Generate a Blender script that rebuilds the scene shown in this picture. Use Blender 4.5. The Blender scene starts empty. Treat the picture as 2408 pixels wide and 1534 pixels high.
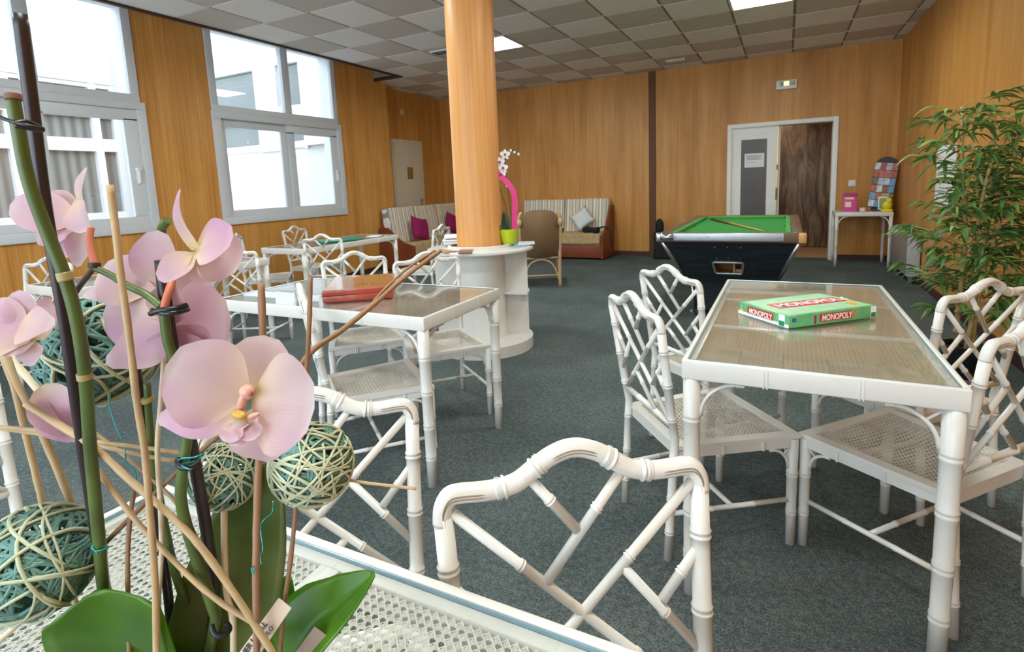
import bpy, bmesh, math, random
from mathutils import Vector, Matrix
PI = math.pi
S = bpy.context.scene
COL = S.collection
# ---------------------------------------------------------------- camera
CAM = Vector((2.36908, -5.23049, 1.26620))
RX = Vector((0.89133928, 0.45150228, -0.04074282))   # right
DN = Vector((0.02624276, -0.1411115, -0.98964583))   # down
FW = Vector((-0.45257663, 0.881041, -0.13762689))    # forward
FPX, PPX, PPY = 1264.86, 1201.55, 613.81
cd = bpy.data.cameras.new('camera')
cam = bpy.data.objects.new('camera', cd); COL.objects.link(cam)
m = Matrix.Identity(4)
for i in range(3):
    m[i][0] = RX[i]; m[i][1] = -DN[i]; m[i][2] = -FW[i]; m[i][3] = CAM[i]
cam.matrix_world = m
cd.sensor_width = 36; cd.sensor_fit = 'HORIZONTAL'
cd.lens = FPX / 2408 * 36
cd.shift_x = (1204 - PPX) / 2408
cd.shift_y = (PPY - 767) / 2408
cd.clip_start = 0.02; cd.clip_end = 100
cd.dof.use_dof = True; cd.dof.focus_distance = 0.62; cd.dof.aperture_fstop = 18
S.camera = cam
# ---------------------------------------------------------------- world, exposure
w = bpy.data.worlds.new('world'); S.world = w; w.use_nodes = True
bg = w.node_tree.nodes['Background']; bg.inputs[0].default_value = (0.76, 0.88, 1.0, 1); bg.inputs[1].default_value = 3.7
S.view_settings.view_transform = 'Standard'; S.view_settings.look = 'None'
S.view_settings.exposure = 0.8; S.view_settings.gamma = 1.0
LAMP = 27.0
def portal(name, loc, rot, sx, sy):
    l = bpy.data.lights.new(name, 'AREA'); l.shape = 'RECTANGLE'; l.size = sx; l.size_y = sy
    l.cycles.is_portal = True
    o = bpy.data.objects.new(name, l); COL.objects.link(o); o.location = loc; o.rotation_euler = rot
for yc in (-0.17, -2.89, -5.6):
    portal('window_portal', (-3.7, yc, 2.05), (0, -PI/2, 0), 2.3, 2.0)
portal('window_portal', (0.1, -7.9, 1.55), (PI/2, 0, 0), 6.2, 2.5)  # portal of the added glazing behind the camera

def at(px, py, d):
    return CAM + RX*((px-PPX)/FPX*d) + DN*((py-PPY)/FPX*d) + FW*d

# ---------------------------------------------------------------- materials
def lin(c):
    return tuple(((x/255)/12.92 if x/255 <= 0.04045 else ((x/255+0.055)/1.055)**2.4) for x in c) + (1,)
class NT:
    def __init__(s, name):
        s.m = bpy.data.materials.new(name); s.m.use_nodes = True; s.t = s.m.node_tree; s.n = s.t.nodes
        s.b = s.n['Principled BSDF']; s.out = s.n['Material Output']
    def node(s, ty, **kw):
        n = s.n.new(ty)
        for k, v in kw.items():
            if k.startswith('i_'):
                key = k[2:]; key = int(key) if key.isdigit() else key
                n.inputs[key].default_value = v
            else: setattr(n, k, v)
        return n
    def link(s, a, b): s.t.links.new(a, b)
    def math(s, op, a, b=None, c=None):
        n = s.node('ShaderNodeMath', operation=op)
        for i, x in enumerate((a, b, c)):
            if x is None: continue
            if isinstance(x, (int, float)): n.inputs[i].default_value = x
            else: s.link(x, n.inputs[i])
        return n.outputs[0]
    def coord(s, which='Object', scale=None, rot=None):
        c = s.node('ShaderNodeTexCoord'); o = c.outputs[which]
        if scale or rot:
            mp = s.node('ShaderNodeMapping')
            if scale: mp.inputs['Scale'].default_value = scale
            if rot: mp.inputs['Rotation'].default_value = rot
            s.link(o, mp.inputs[0]); o = mp.outputs[0]
        return o
    def noise(s, vec, scale, detail=3, rough=0.5, dist=0):
        n = s.node('ShaderNodeTexNoise'); n.inputs['Scale'].default_value = scale; n.inputs['Detail'].default_value = detail
        n.inputs['Roughness'].default_value = rough; n.inputs['Distortion'].default_value = dist
        if vec is not None: s.link(vec, n.inputs['Vector'])
        return n.outputs['Fac']
    def ramp(s, fac, stops):
        r = s.node('ShaderNodeValToRGB'); e = r.color_ramp.elements
        while len(e) < len(stops): e.new(0.5)
        for el, (p, c) in zip(e, stops): el.position = p; el.color = c
        s.link(fac, r.inputs[0]); return r.outputs[0]
    def mix(s, fac, a, b, mode='MIX'):
        n = s.node('ShaderNodeMix', data_type='RGBA', blend_type=mode)
        for i, x in ((0, fac), (6, a), (7, b)):
            if isinstance(x, (int, float, tuple)): n.inputs[i].default_value = x
            else: s.link(x, n.inputs[i])
        return n.outputs[2]
    def bump(s, h, strength=0.3, dist=0.002):
        n = s.node('ShaderNodeBump'); n.inputs['Strength'].default_value = strength; n.inputs['Distance'].default_value = dist
        s.link(h, n.inputs['Height']); s.link(n.outputs[0], s.b.inputs['Normal'])
    def base(s, c):
        if isinstance(c, tuple): s.b.inputs['Base Color'].default_value = c
        else: s.link(c, s.b.inputs['Base Color'])
def plain(name, rgb, rough=0.5, metal=0.0, coat=0.0, var=0.06, vs=20):
    a = NT(name); c = lin(rgb)
    d = tuple(x*(1-var*2.0) for x in c[:3])+(1,)
    a.base(a.ramp(a.noise(a.coord(), vs), [(0.3, d), (0.7, c)]))
    a.b.inputs['Roughness'].default_value = rough; a.b.inputs['Metallic'].default_value = metal
    a.b.inputs['Coat Weight'].default_value = coat
    return a.m
def wood_wall(name, c1, c2, c3, axis):
    # vertical veneer: long grain along z, broad board bands across
    a = NT(name)
    fine = a.noise(a.coord(scale=(1, 1, 0.02)), 55, 4, 0.6)
    broad = a.noise(a.coord(scale=(1, 1, 0.05)), 7, 3, 0.55, 0.3)
    cloud = a.noise(a.coord(scale=(1, 1, 0.35)), 2.2, 3, 0.6, 0.6)
    f = a.math('ADD', a.math('MULTIPLY', fine, 0.42), a.math('ADD', a.math('MULTIPLY', broad, 0.40), a.math('MULTIPLY', cloud, 0.28)))
    a.base(a.ramp(f, [(0.40, lin(c1)), (0.55, lin(c2)), (0.70, lin(c3))]))
    a.b.inputs['Roughness'].default_value = 0.42; a.b.inputs['Specular IOR Level'].default_value = 0.35
    a.bump(fine, 0.12, 0.001)
    return a.m
M = {}
M['wall'] = wood_wall('wood_panelling', (176, 116, 52), (202, 142, 72), (218, 162, 92), 0)
M['column'] = wood_wall('column_veneer', (204, 138, 74), (218, 154, 90), (230, 172, 110), 0)
a = NT('carpet'); n1 = a.noise(a.coord(), 160, 2, 0.7); n2 = a.noise(a.coord(), 1.6, 3, 0.6); n3 = a.noise(a.coord(), 45, 2, 0.6)
f = a.math('ADD', a.math('MULTIPLY', n1, 0.55), a.math('ADD', a.math('MULTIPLY', n2, 0.2), a.math('MULTIPLY', n3, 0.25)))
a.base(a.ramp(f, [(0.38, lin((54, 62, 62))), (0.5, lin((82, 91, 92))), (0.64, lin((120, 126, 124)))]))
a.b.inputs['Roughness'].default_value = 0.95; a.b.inputs['Specular IOR Level'].default_value = 0.1; a.bump(n1, 0.6, 0.004); M['carpet'] = a.m
a = NT('white_lacquer'); n = a.noise(a.coord(), 9, 4, 0.7); n2 = a.noise(a.coord(), 60, 3, 0.7)
a.base(a.ramp(a.math('ADD', a.math('MULTIPLY', n, 0.6), a.math('MULTIPLY', n2, 0.4)), [(0.30, lin((198, 188, 174))), (0.40, lin((222, 218, 212))), (0.8, lin((228, 225, 220)))]))
a.b.inputs['Roughness'].default_value = 0.3; a.b.inputs['Coat Weight'].default_value = 0.25; a.b.inputs['Coat Roughness'].default_value = 0.15; M['white'] = a.m
M['groove'] = plain('groove_shade_tan', (150, 132, 112), 0.6)  # tan that stands for shadow in the carved lines
a = NT('cane_worn'); n = a.noise(a.coord(), 6, 3, 0.6)
a.base(a.ramp(n, [(0.35, lin((196, 184, 170))), (0.65, lin((228, 220, 208)))])); a.b.inputs['Roughness'].default_value = 0.55; M['cane'] = a.m
M['cane_beige'] = plain('cane_beige', (228, 210, 186), 0.55, var=0.08, vs=6)
M['cane_white'] = plain('cane_painted_white', (230, 226, 218), 0.45, var=0.05, vs=30)
# glass: a thin sheet that mixes clear and mirror by angle
def glass(name, tint=(0.97, 0.99, 0.985, 1), ior=1.5, rough=0.0, boost=1.0):
    a = NT(name); a.n.remove(a.b)
    tr = a.node('ShaderNodeBsdfTransparent'); tr.inputs[0].default_value = tint
    gl = a.node('ShaderNodeBsdfGlossy'); gl.inputs['Roughness'].default_value = rough
    lw = a.node('ShaderNodeLayerWeight'); lw.inputs[0].default_value = 0.5   # facing: 1 - |cos|
    f0 = ((ior-1)/(ior+1))**2*1.6
    f = a.math('ADD', a.math('MULTIPLY', a.math('POWER', lw.outputs['Facing'], 5.0), (1-f0)*boost), f0)
    mx = a.node('ShaderNodeMixShader'); a.link(f, mx.inputs[0]); a.link(tr.outputs[0], mx.inputs[1]); a.link(gl.outputs[0], mx.inputs[2])
    a.link(mx.outputs[0], a.out.inputs[0]); return a.m
M['glass'] = glass('window_glass'); M['table_glass'] = glass('table_glass', (0.985, 0.995, 0.99, 1), 1.5, 0.008, 1.0)
M['glass_edge'] = plain('ground_glass_edge', (128, 158, 172), 0.2)
M['frame'] = plain('window_frame_paint', (206, 208, 212), 0.4, var=0.02)
M['ext'] = plain('outside_render', (186, 186, 186), 0.8, var=0.01)
M['handle_white'] = plain('handle_white', (245, 245, 245), 0.35)
M['ext_frame'] = plain('outside_window_frame', (206, 206, 208), 0.5, var=0.01)
a = NT('outside_curtain'); wv = a.node('ShaderNodeTexWave', bands_direction='Y'); wv.inputs['Scale'].default_value = 2.2; wv.inputs['Distortion'].default_value = 3.0; wv.inputs['Detail'].default_value = 2
a.link(a.coord(scale=(1, 1, 0.05)), wv.inputs['Vector'])
a.base(a.ramp(wv.outputs['Fac'], [(0.0, lin((96, 96, 92))), (1.0, lin((132, 132, 128)))])); a.b.inputs['Roughness'].default_value = 0.25; M['curtain'] = a.m
M['dark_glass'] = plain('outside_pane', (84, 90, 88), 0.15, var=0.1, vs=2)
# ceiling tiles
a = NT('ceiling_tile'); sp = a.node('ShaderNodeSeparateXYZ'); a.link(a.coord(), sp.inputs[0])
ix = a.math('FLOOR', a.math('DIVIDE', sp.outputs[0], 0.6)); iy = a.math('FLOOR', a.math('DIVIDE', sp.outputs[1], 0.6))
par = a.math('MODULO', a.math('ABSOLUTE', a.math('ADD', ix, iy)), 2.0)
nn = a.noise(a.coord(scale=(60, 60, 1)), 3, 4, 0.8); n4 = a.noise(a.coord(), 0.8, 2)
cc = a.mix(par, lin((192, 182, 172)), lin((234, 231, 228)))
cc = a.mix(0.25, cc, a.ramp(nn, [(0.3, lin((190, 186, 182))), (0.7, lin((245, 243, 240)))]))
a.base(cc); a.b.inputs['Roughness'].default_value = 0.9; a.bump(nn, 0.3, 0.002); M['tile'] = a.m
M['tbar_light'] = plain('ceiling_bar_white', (226, 224, 220), 0.6); M['tbar_dark'] = plain('ceiling_gap_shade_tan', (150, 134, 116), 0.6)
M['pocket'] = plain('pocket_white', (225, 225, 224), 0.7)
M['darktrim'] = plain('dark_brown_trim', (66, 38, 28), 0.5); M['strip'] = plain('slot_shade_brown', (104, 62, 28), 0.6); M['basebd'] = plain('baseboard_brown', (74, 44, 38), 0.5)
def emis(name, rgb, st):
    a = NT(name); a.b.inputs['Emission Color'].default_value = lin(rgb); a.b.inputs['Emission Strength'].default_value = st
    a.b.inputs['Base Color'].default_value = lin(rgb); return a.m
M['lamp'] = emis('lit_diffuser', (246, 255, 248), LAMP)
M['exit_glow'] = emis('sign_bulb', (255, 205, 130), 1.6)
M['doorwhite'] = plain('door_white_paint', (244, 242, 238), 0.45, var=0.02)
M['doorcream'] = plain('door_cream_paint', (216, 205, 184), 0.5, var=0.02)
M['brass'] = plain('brass', (200, 160, 80), 0.3, 0.9); M['chrome'] = plain('chrome', (205, 208, 212), 0.22, 0.95)
M['alu'] = plain('brushed_aluminium', (188, 190, 194), 0.4, 0.8)
M['tint_glass'] = plain('smoked_glass', (98, 88, 86), 0.4, var=0.15, vs=3)
M['paper'] = plain('paper_white', (238, 238, 240), 0.6, var=0.02); M['ink'] = plain('ink_black', (40, 34, 34), 0.6); M['ink_grey'] = plain('ink_grey', (120, 120, 122), 0.6)
a = NT('dark_grained_wood'); n = a.noise(a.coord(scale=(1, 1, 0.16)), 6, 5, 0.65, 2.2)
a.base(a.ramp(n, [(0.32, lin((66, 44, 32))), (0.5, lin((124, 100, 80))), (0.68, lin((166, 146, 122)))])); a.b.inputs['Roughness'].default_value = 0.4; M['darkwood'] = a.m
M['terracotta'] = plain('terracotta_floor', (196, 150, 112), 0.5, var=0.1)
M['green_felt'] = plain('green_baize', (44, 132, 52), 0.95, var=0.05, vs=60); M['green_cushion'] = plain('green_rail_cloth', (70, 150, 66), 0.9, var=0.05)
a = NT('black_wood_laminate'); n = a.noise(a.coord(scale=(1, 1, 8)), 5, 4, 0.7, 0.6)
a.base(a.ramp(n, [(0.35, lin((18, 24, 30))), (0.68, lin((44, 52, 58)))])); a.b.inputs['Roughness'].default_value = 0.45; M['blacklam'] = a.m
M['brownrail'] = plain('brown_rail', (112, 84, 68), 0.4, var=0.12, vs=8); M['chute'] = plain('raw_wood_chute', (176, 128, 76), 0.6)
M['cue'] = plain('cue_wood', (208, 156, 92), 0.35); M['cue_dark'] = plain('cue_butt', (112, 72, 44), 0.35)
M['black'] = plain('black_fabric', (22, 22, 24), 0.8); M['blackplastic'] = plain('black_plastic', (24, 26, 28), 0.35)
def stripes(name, ax, scale, base=(214, 204, 186), dim=1.0):
    a = NT(name); sp = a.node('ShaderNodeSeparateXYZ'); a.link(a.coord(), sp.inputs[0]); x = a.math('FRACT', a.math('MULTIPLY', sp.outputs[ax], scale))
    st = [(0.0, base), (0.16, (158, 152, 150)), (0.24, (232, 228, 218)), (0.40, (206, 160, 110)), (0.46, (220, 208, 186)), (0.62, (180, 162, 130)), (0.70, (236, 232, 224)), (0.84, (150, 146, 148)), (0.90, (222, 206, 176))]
    r = a.node('ShaderNodeValToRGB'); r.color_ramp.interpolation = 'CONSTANT'; e = r.color_ramp.elements
    while len(e) < len(st): e.new(0.5)
    for el, (p, c) in zip(e, st): el.position = p; el.color = lin(tuple(v*dim for v in c))
    a.link(x, r.inputs[0]); a.base(r.outputs[0]); a.b.inputs['Roughness'].default_value = 0.9
    a.bump(a.noise(a.coord(), 120, 2), 0.2, 0.002); return a.m
M['stripe'] = stripes('striped_upholstery', 0, 4.2); M['stripe_end'] = plain('cushion_side_cloth', (216, 206, 192), 0.9)
M['throw'] = plain('beige_cover', (196, 168, 122), 0.9, var=0.12, vs=12); M['redwood'] = plain('red_brown_wood', (142, 70, 40), 0.35, var=0.15, vs=5)
M['magenta'] = plain('magenta_cloth', (150, 18, 88), 0.9, var=0.1); M['whitecloth'] = plain('white_cloth', (222, 224, 224), 0.9)
a = NT('woven_wicker'); wv = a.node('ShaderNodeTexWave', bands_direction='Z'); wv.inputs['Scale'].default_value = 40; a.link(a.coord(), wv.inputs['Vector'])
a.base(a.ramp(wv.outputs['Fac'], [(0.0, lin((104, 74, 46))), (1.0, lin((158, 124, 84)))])); a.b.inputs['Roughness'].default_value = 0.7; a.bump(wv.outputs['Fac'], 0.6, 0.004); M['wicker'] = a.m
M['rattan'] = plain('rattan_pole', (204, 172, 126), 0.5, var=0.1, vs=15)
M['lime'] = plain('lime_pot', (184, 200, 36), 0.25); M['pink'] = plain('pink_ribbon', (232, 62, 140), 0.45); M['leafdark'] = plain('dark_orchid_leaf', (34, 62, 34), 0.35)
M['petalwhite'] = plain('white_petal', (236, 228, 226), 0.5); M['lippurple'] = plain('purple_lip', (120, 60, 96), 0.5)
def leafmat(name, c1, c2, rough=0.4, tl=0.3):
    a = NT(name); n = a.noise(a.coord(), 14, 3); a.base(a.ramp(n, [(0.35, lin(c1)), (0.65, lin(c2))])); a.b.inputs['Roughness'].default_value = rough
    t = a.node('ShaderNodeBsdfTranslucent'); t.inputs[0].default_value = lin(tuple(min(255, v*1.25) for v in c2)); mx = a.node('ShaderNodeMixShader'); mx.inputs[0].default_value = tl
    a.link(a.b.outputs[0], mx.inputs[1]); a.link(t.outputs[0], mx.inputs[2]); a.link(mx.outputs[0], a.out.inputs[0]); return a.m
M['bamboo_leaf'] = leafmat('bamboo_leaf', (44, 82, 44), (104, 140, 70), 0.45, 0.22)
M['bamboo_leaf2'] = leafmat('pale_bamboo_leaf', (110, 140, 66), (168, 182, 104), 0.45, 0.25)
M['cane_stem'] = plain('bamboo_stem', (190, 160, 104), 0.5)
M['orchid_leaf'] = leafmat('orchid_leaf', (58, 102, 12), (98, 146, 30), 0.28, 0.38)
M['orchid_leaf_pale'] = leafmat('orchid_leaf_underside', (58, 84, 22), (112, 118, 62), 0.4, 0.2)
M['stemgreen'] = plain('orchid_stem', (88, 108, 48), 0.4, var=0.2, vs=25); M['stembrown'] = plain('dark_stem', (70, 52, 44), 0.5)
M['pedicel'] = plain('pedicel_red', (200, 116, 92), 0.45); M['stake'] = plain('dark_stake', (46, 32, 36), 0.35)
M['node'] = plain('stem_node', (168, 152, 100), 0.5)
M['stick'] = plain('willow_stick', (200, 170, 128), 0.6, var=0.14, vs=30); M['stick_pale'] = plain('pale_peeled_stick', (220, 202, 172), 0.55, var=0.1, vs=30)
M['twig'] = plain('brown_twig', (156, 118, 88), 0.6, var=0.12, vs=30)
M['teal_strand'] = plain('teal_strand', (104, 150, 140), 0.4, var=0.2, vs=40); M['cream_strand'] = plain('cream_strand', (190, 194, 162), 0.5, var=0.12, vs=30)
M['teal_wire'] = plain('teal_wire', (60, 170, 176), 0.25, 0.6)
a = NT('orchid_petal'); at_ = a.node('ShaderNodeAttribute', attribute_name='pu'); sep = a.node('ShaderNodeSeparateColor'); a.link(at_.outputs['Color'], sep.inputs[0])
vv = a.node('ShaderNodeTexWave', bands_direction='X'); vv.inputs['Scale'].default_value = 4; vv.inputs['Distortion'].default_value = 1.5
cmb = a.node('ShaderNodeCombineXYZ'); a.link(sep.outputs[1], cmb.inputs[0]); a.link(cmb.outputs[0], vv.inputs['Vector'])
c = a.ramp(sep.outputs[0], [(0.0, lin((216, 200, 130))), (0.14, lin((222, 198, 172))), (0.45, lin((212, 182, 180))), (0.8, lin((206, 178, 182))), (1.0, lin((216, 200, 198)))])
c = a.mix(a.math('MULTIPLY', vv.outputs['Fac'], 0.16), c, lin((198, 130, 160)))
c = a.mix(a.ramp(a.noise(a.coord(), 20, 2), [(0.40, (0, 0, 0, 1)), (0.66, (0.8, 0.8, 0.8, 1))]), c, lin((200, 150, 180)))
a.base(c); a.b.inputs['Roughness'].default_value = 0.45
t = a.node('ShaderNodeBsdfTranslucent'); a.link(c, t.inputs[0]); mx = a.node('ShaderNodeMixShader'); mx.inputs[0].default_value = 0.42
a.link(a.b.outputs[0], mx.inputs[1]); a.link(t.outputs[0], mx.inputs[2]); a.link(mx.outputs[0], a.out.inputs[0]); M['petal'] = a.m
M['lip'] = plain('orchid_lip', (216, 160, 140), 0.45, var=0.15, vs=60); M['lipyellow'] = plain('orchid_column', (196, 150, 60), 0.4)
M['tag'] = plain('tag_card', (206, 184, 164), 0.7, var=0.02); M['taggrey'] = plain('tag_card_grey', (146, 124, 108), 0.7, var=0.02)
M['potgrey'] = plain('ceramic_pot', (190, 186, 180), 0.3)

# ---------------------------------------------------------------- mesh helpers
class MB:
    def __init__(s): s.v = []; s.f = []; s.sm = []; s.mi = []; s.attr = None
    def quadface(s, idx, smooth=False, mi=0): s.f.append(tuple(idx)); s.sm.append(smooth); s.mi.append(mi)
    def poly(s, pts, mi=0, smooth=False):
        b = len(s.v); s.v += [tuple(p) for p in pts]; s.quadface(range(b, b+len(pts)), smooth, mi)
    def box(s, lo, hi, mi=0, M4=None):
        b = len(s.v)
        for z in (lo[2], hi[2]):
            for x, y in ((lo[0], lo[1]), (hi[0], lo[1]), (hi[0], hi[1]), (lo[0], hi[1])):
                p = Vector((x, y, z)); s.v.append(tuple(M4 @ p if M4 else p))
        for q in ((3, 2, 1, 0), (4, 5, 6, 7), (0, 1, 5, 4), (1, 2, 6, 5), (2, 3, 7, 6), (3, 0, 4, 7)): s.quadface([b+i for i in q], False, mi)
        return s
    def rbox(s, lo, hi, r, mi=0, M4=None):  # bevelled box
        bm = bmesh.new(); bmesh.ops.create_cube(bm, size=1)
        for v in bm.verts:
            v.co = Vector([(lo[i]+hi[i])/2 + v.co[i]*(hi[i]-lo[i]) for i in range(3)])
        bmesh.ops.bevel(bm, geom=list(bm.edges), offset=r, segments=3, profile=0.5, affect='EDGES')
        b = len(s.v); bm.verts.index_update()
        for v in bm.verts: s.v.append(tuple(M4 @ v.co if M4 else v.co))
        for f in bm.faces: s.quadface([b+v.index for v in f.verts], True, mi)
        bm.free(); return s
    def tube(s, path, rad, n=10, cap=True, mi=0, closed=False, flat=1.0, up0=None):
        P = [Vector(p) for p in path]; k = len(P)
        R = rad if isinstance(rad, (list, tuple)) else [rad]*k
        T = []
        for i in range(k):
            a_ = P[(i-1) % k] if closed else P[max(i-1, 0)]; b_ = P[(i+1) % k] if closed else P[min(i+1, k-1)]
            d = b_-a_; T.append(d.normalized() if d.length > 1e-9 else (T[-1] if T else Vector((0, 0, 1))))
        up = Vector(up0) if up0 else (Vector((0, 0, 1)) if abs(T[0].z) < 0.9 else Vector((1, 0, 0)))
        u = (up - T[0]*up.dot(T[0])).normalized(); base = len(s.v)
        for i in range(k):
            u = u - T[i]*u.dot(T[i]); u = u.normalized() if u.length > 1e-6 else T[i].orthogonal().normalized()
            w_ = T[i].cross(u)
            for j in range(n):
                a_ = 2*PI*j/n; s.v.append(tuple(P[i] + (u*math.cos(a_)*flat + w_*math.sin(a_))*R[i]))
        for i in range(k if closed else k-1):
            for j in range(n):
                i2 = (i+1) % k
                s.quadface((base+i*n+j, base+i*n+(j+1) % n, base+i2*n+(j+1) % n, base+i2*n+j), True, mi)
        if cap and not closed:
            s.quadface([base+j for j in reversed(range(n))], False, mi); s.quadface([base+(k-1)*n+j for j in range(n)], False, mi)
        return s
    def lathe(s, prof, c=(0, 0, 0), n=32, a0=0, a1=2*PI, mi=0):
        full = abs(a1-a0-2*PI) < 1e-6; k = n if full else n+1; bands = [[prof[0]]]
        for q in range(1, len(prof)):
            bands[-1].append(prof[q])
            if q < len(prof)-1:
                d0 = Vector((prof[q][0]-prof[q-1][0], prof[q][1]-prof[q-1][1])); d1 = Vector((prof[q+1][0]-prof[q][0], prof[q+1][1]-prof[q][1]))
                if d0.length > 1e-7 and d1.length > 1e-7 and d0.angle(d1) > 0.6: bands.append([prof[q]])
        for bd in bands:
            b = len(s.v)
            for r, z in bd:
                for j in range(k):
                    a_ = a0+(a1-a0)*j/n; s.v.append((c[0]+r*math.cos(a_), c[1]+r*math.sin(a_), c[2]+z))
            for i in range(len(bd)-1):
                for j in range(n):
                    j2 = (j+1) % k; s.quadface((b+i*k+j, b+i*k+j2, b+(i+1)*k+j2, b+(i+1)*k+j), True, mi)
        return s
    def sector(s, r0, r1, z0, z1, a0, a1, c=(0, 0), n=24, mi=0):
        b = len(s.v)
        for j in range(n+1):
            a_ = a0+(a1-a0)*j/n; ca, sa = math.cos(a_), math.sin(a_)
            for r, z in ((r0, z0), (r1, z0), (r1, z1), (r0, z1)): s.v.append((c[0]+r*ca, c[1]+r*sa, z))
        for j in range(n):
            for q in range(4):
                s.quadface((b+j*4+q, b+(j+1)*4+q, b+(j+1)*4+(q+1) % 4, b+j*4+(q+1) % 4), False, mi)
        s.quadface((b, b+3, b+2, b+1), False, mi); e = b+n*4; s.quadface((e, e+1, e+2, e+3), False, mi); return s
    def ell(s, c, r, n=12, m_=8, mi=0, rot=None):
        b = len(s.v); C = Vector(c)
        for i in range(m_+1):
            th = PI*i/m_
            for j in range(n):
                ph = 2*PI*j/n; p = Vector((r[0]*math.sin(th)*math.cos(ph), r[1]*math.sin(th)*math.sin(ph), r[2]*math.cos(th)))
                s.v.append(tuple(C + (rot @ p if rot else p)))
        for i in range(m_):
            for j in range(n): s.quadface((b+i*n+j, b+(i+1)*n+j, b+(i+1)*n+(j+1) % n, b+i*n+(j+1) % n), True, mi)
        return s
    def build(s, name, mats, parent=None, fix=True):
        me = bpy.data.meshes.new(name); me.from_pydata(s.v, [], s.f)
        if not isinstance(mats, (list, tuple)): mats = [mats]
        for x in mats: me.materials.append(x)
        me.polygons.foreach_set('use_smooth', s.sm); me.polygons.foreach_set('material_index', s.mi)
        if s.attr:
            ca = me.color_attributes.new('pu', 'FLOAT_COLOR', 'POINT')
            for i, c in enumerate(s.attr): ca.data[i].color = (c[0], c[1], 0, 1)
        me.update()
        if fix:
            bm = bmesh.new(); bm.from_mesh(me); bmesh.ops.recalc_face_normals(bm, faces=bm.faces); bm.to_mesh(me); bm.free()
        o = bpy.data.objects.new(name, me); COL.objects.link(o)
        if parent: o.parent = parent
        return o
def tag(o, label=None, cat=None, group=None, kind=None):
    if label: o['label'] = label
    if cat: o['category'] = cat
    if group: o['group'] = group
    if kind: o['kind'] = kind
    return o
def thing(name, label, cat, loc=(0, 0, 0), rz=0, group=None):
    o = bpy.data.objects.new(name, None); COL.objects.link(o); o.empty_display_size = 0.1
    o.location = loc; o.rotation_euler = (0, 0, rz); return tag(o, label, cat, group)
def struct(name, mb, mat, parent=None, label=None, cat=None):
    o = mb.build(name, mat, parent)
    if parent is None: tag(o, label, cat, kind='structure')
    return o
def copy_tree(o, parent=None):
    c = o.copy(); COL.objects.link(c); c.parent = parent
    for ch in list(o.children): copy_tree(ch, c)
    return c
def catmull(pts, k=6):
    P = [Vector(p) for p in pts]; out = []
    for i in range(len(P)-1):
        p0 = P[max(i-1, 0)]; p1 = P[i]; p2 = P[i+1]; p3 = P[min(i+2, len(P)-1)]
        for j in range(k):
            t = j/k; out.append(0.5*((2*p1)+(p2-p0)*t+(2*p0-5*p1+4*p2-p3)*t*t+(3*p1-p0-3*p2+p3)*t**3))
    out.append(P[-1]); return out
def bamboo(mb, path, r, knots=(), n=12, r1=None, bump=0.16, kw=None):
    """a tube with double ring knots at given distances (metres) along the path"""
    P = [Vector(p) for p in path]; L = [0]
    for i in range(1, len(P)): L.append(L[-1]+(P[i]-P[i-1]).length)
    tot = L[-1]; kw = kw or r*0.42; r1 = r if r1 is None else r1
    st = [(l, 0) for l in L]
    for k_ in knots:
        for dx, b in ((-2.3, 0), (-1.6, 1), (-0.9, 1), (-0.25, 0.15), (0.25, 0.15), (0.9, 1), (1.6, 1), (2.3, 0)):
            l = k_+dx*kw*0.62
            if 0 < l < tot: st.append((l, b))
    st.sort(); out = []; R = []
    for l, b in st:
        if out and l-last < 1e-5: continue
        i = 0
        while i < len(L)-2 and L[i+1] < l: i += 1
        seg = L[i+1]-L[i]; t = (l-L[i])/seg if seg > 0 else 0
        out.append(P[i].lerp(P[i+1], min(max(t, 0), 1))); R.append((r+(r1-r)*l/tot)*(1+bump*b)); last = l
    mb.tube(out, R, n)
def clipline(p, d, poly):
    """clip infinite 2D line to convex ccw polygon -> (t0,t1) or None"""
    t0, t1 = -1e9, 1e9
    for i in range(len(poly)):
        a_ = poly[i]; b_ = poly[(i+1) % len(poly)]; e = (b_[0]-a_[0], b_[1]-a_[1]); nrm = (-e[1], e[0])
        num = (p[0]-a_[0])*nrm[0]+(p[1]-a_[1])*nrm[1]; den = d[0]*nrm[0]+d[1]*nrm[1]
        if abs(den) < 1e-9:
            if num < 0: return None
        else:
            t = -num/den
            if den > 0: t0 = max(t0, t)
            else: t1 = min(t1, t)
    return (t0, t1) if t1-t0 > 0.004 else None
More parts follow.
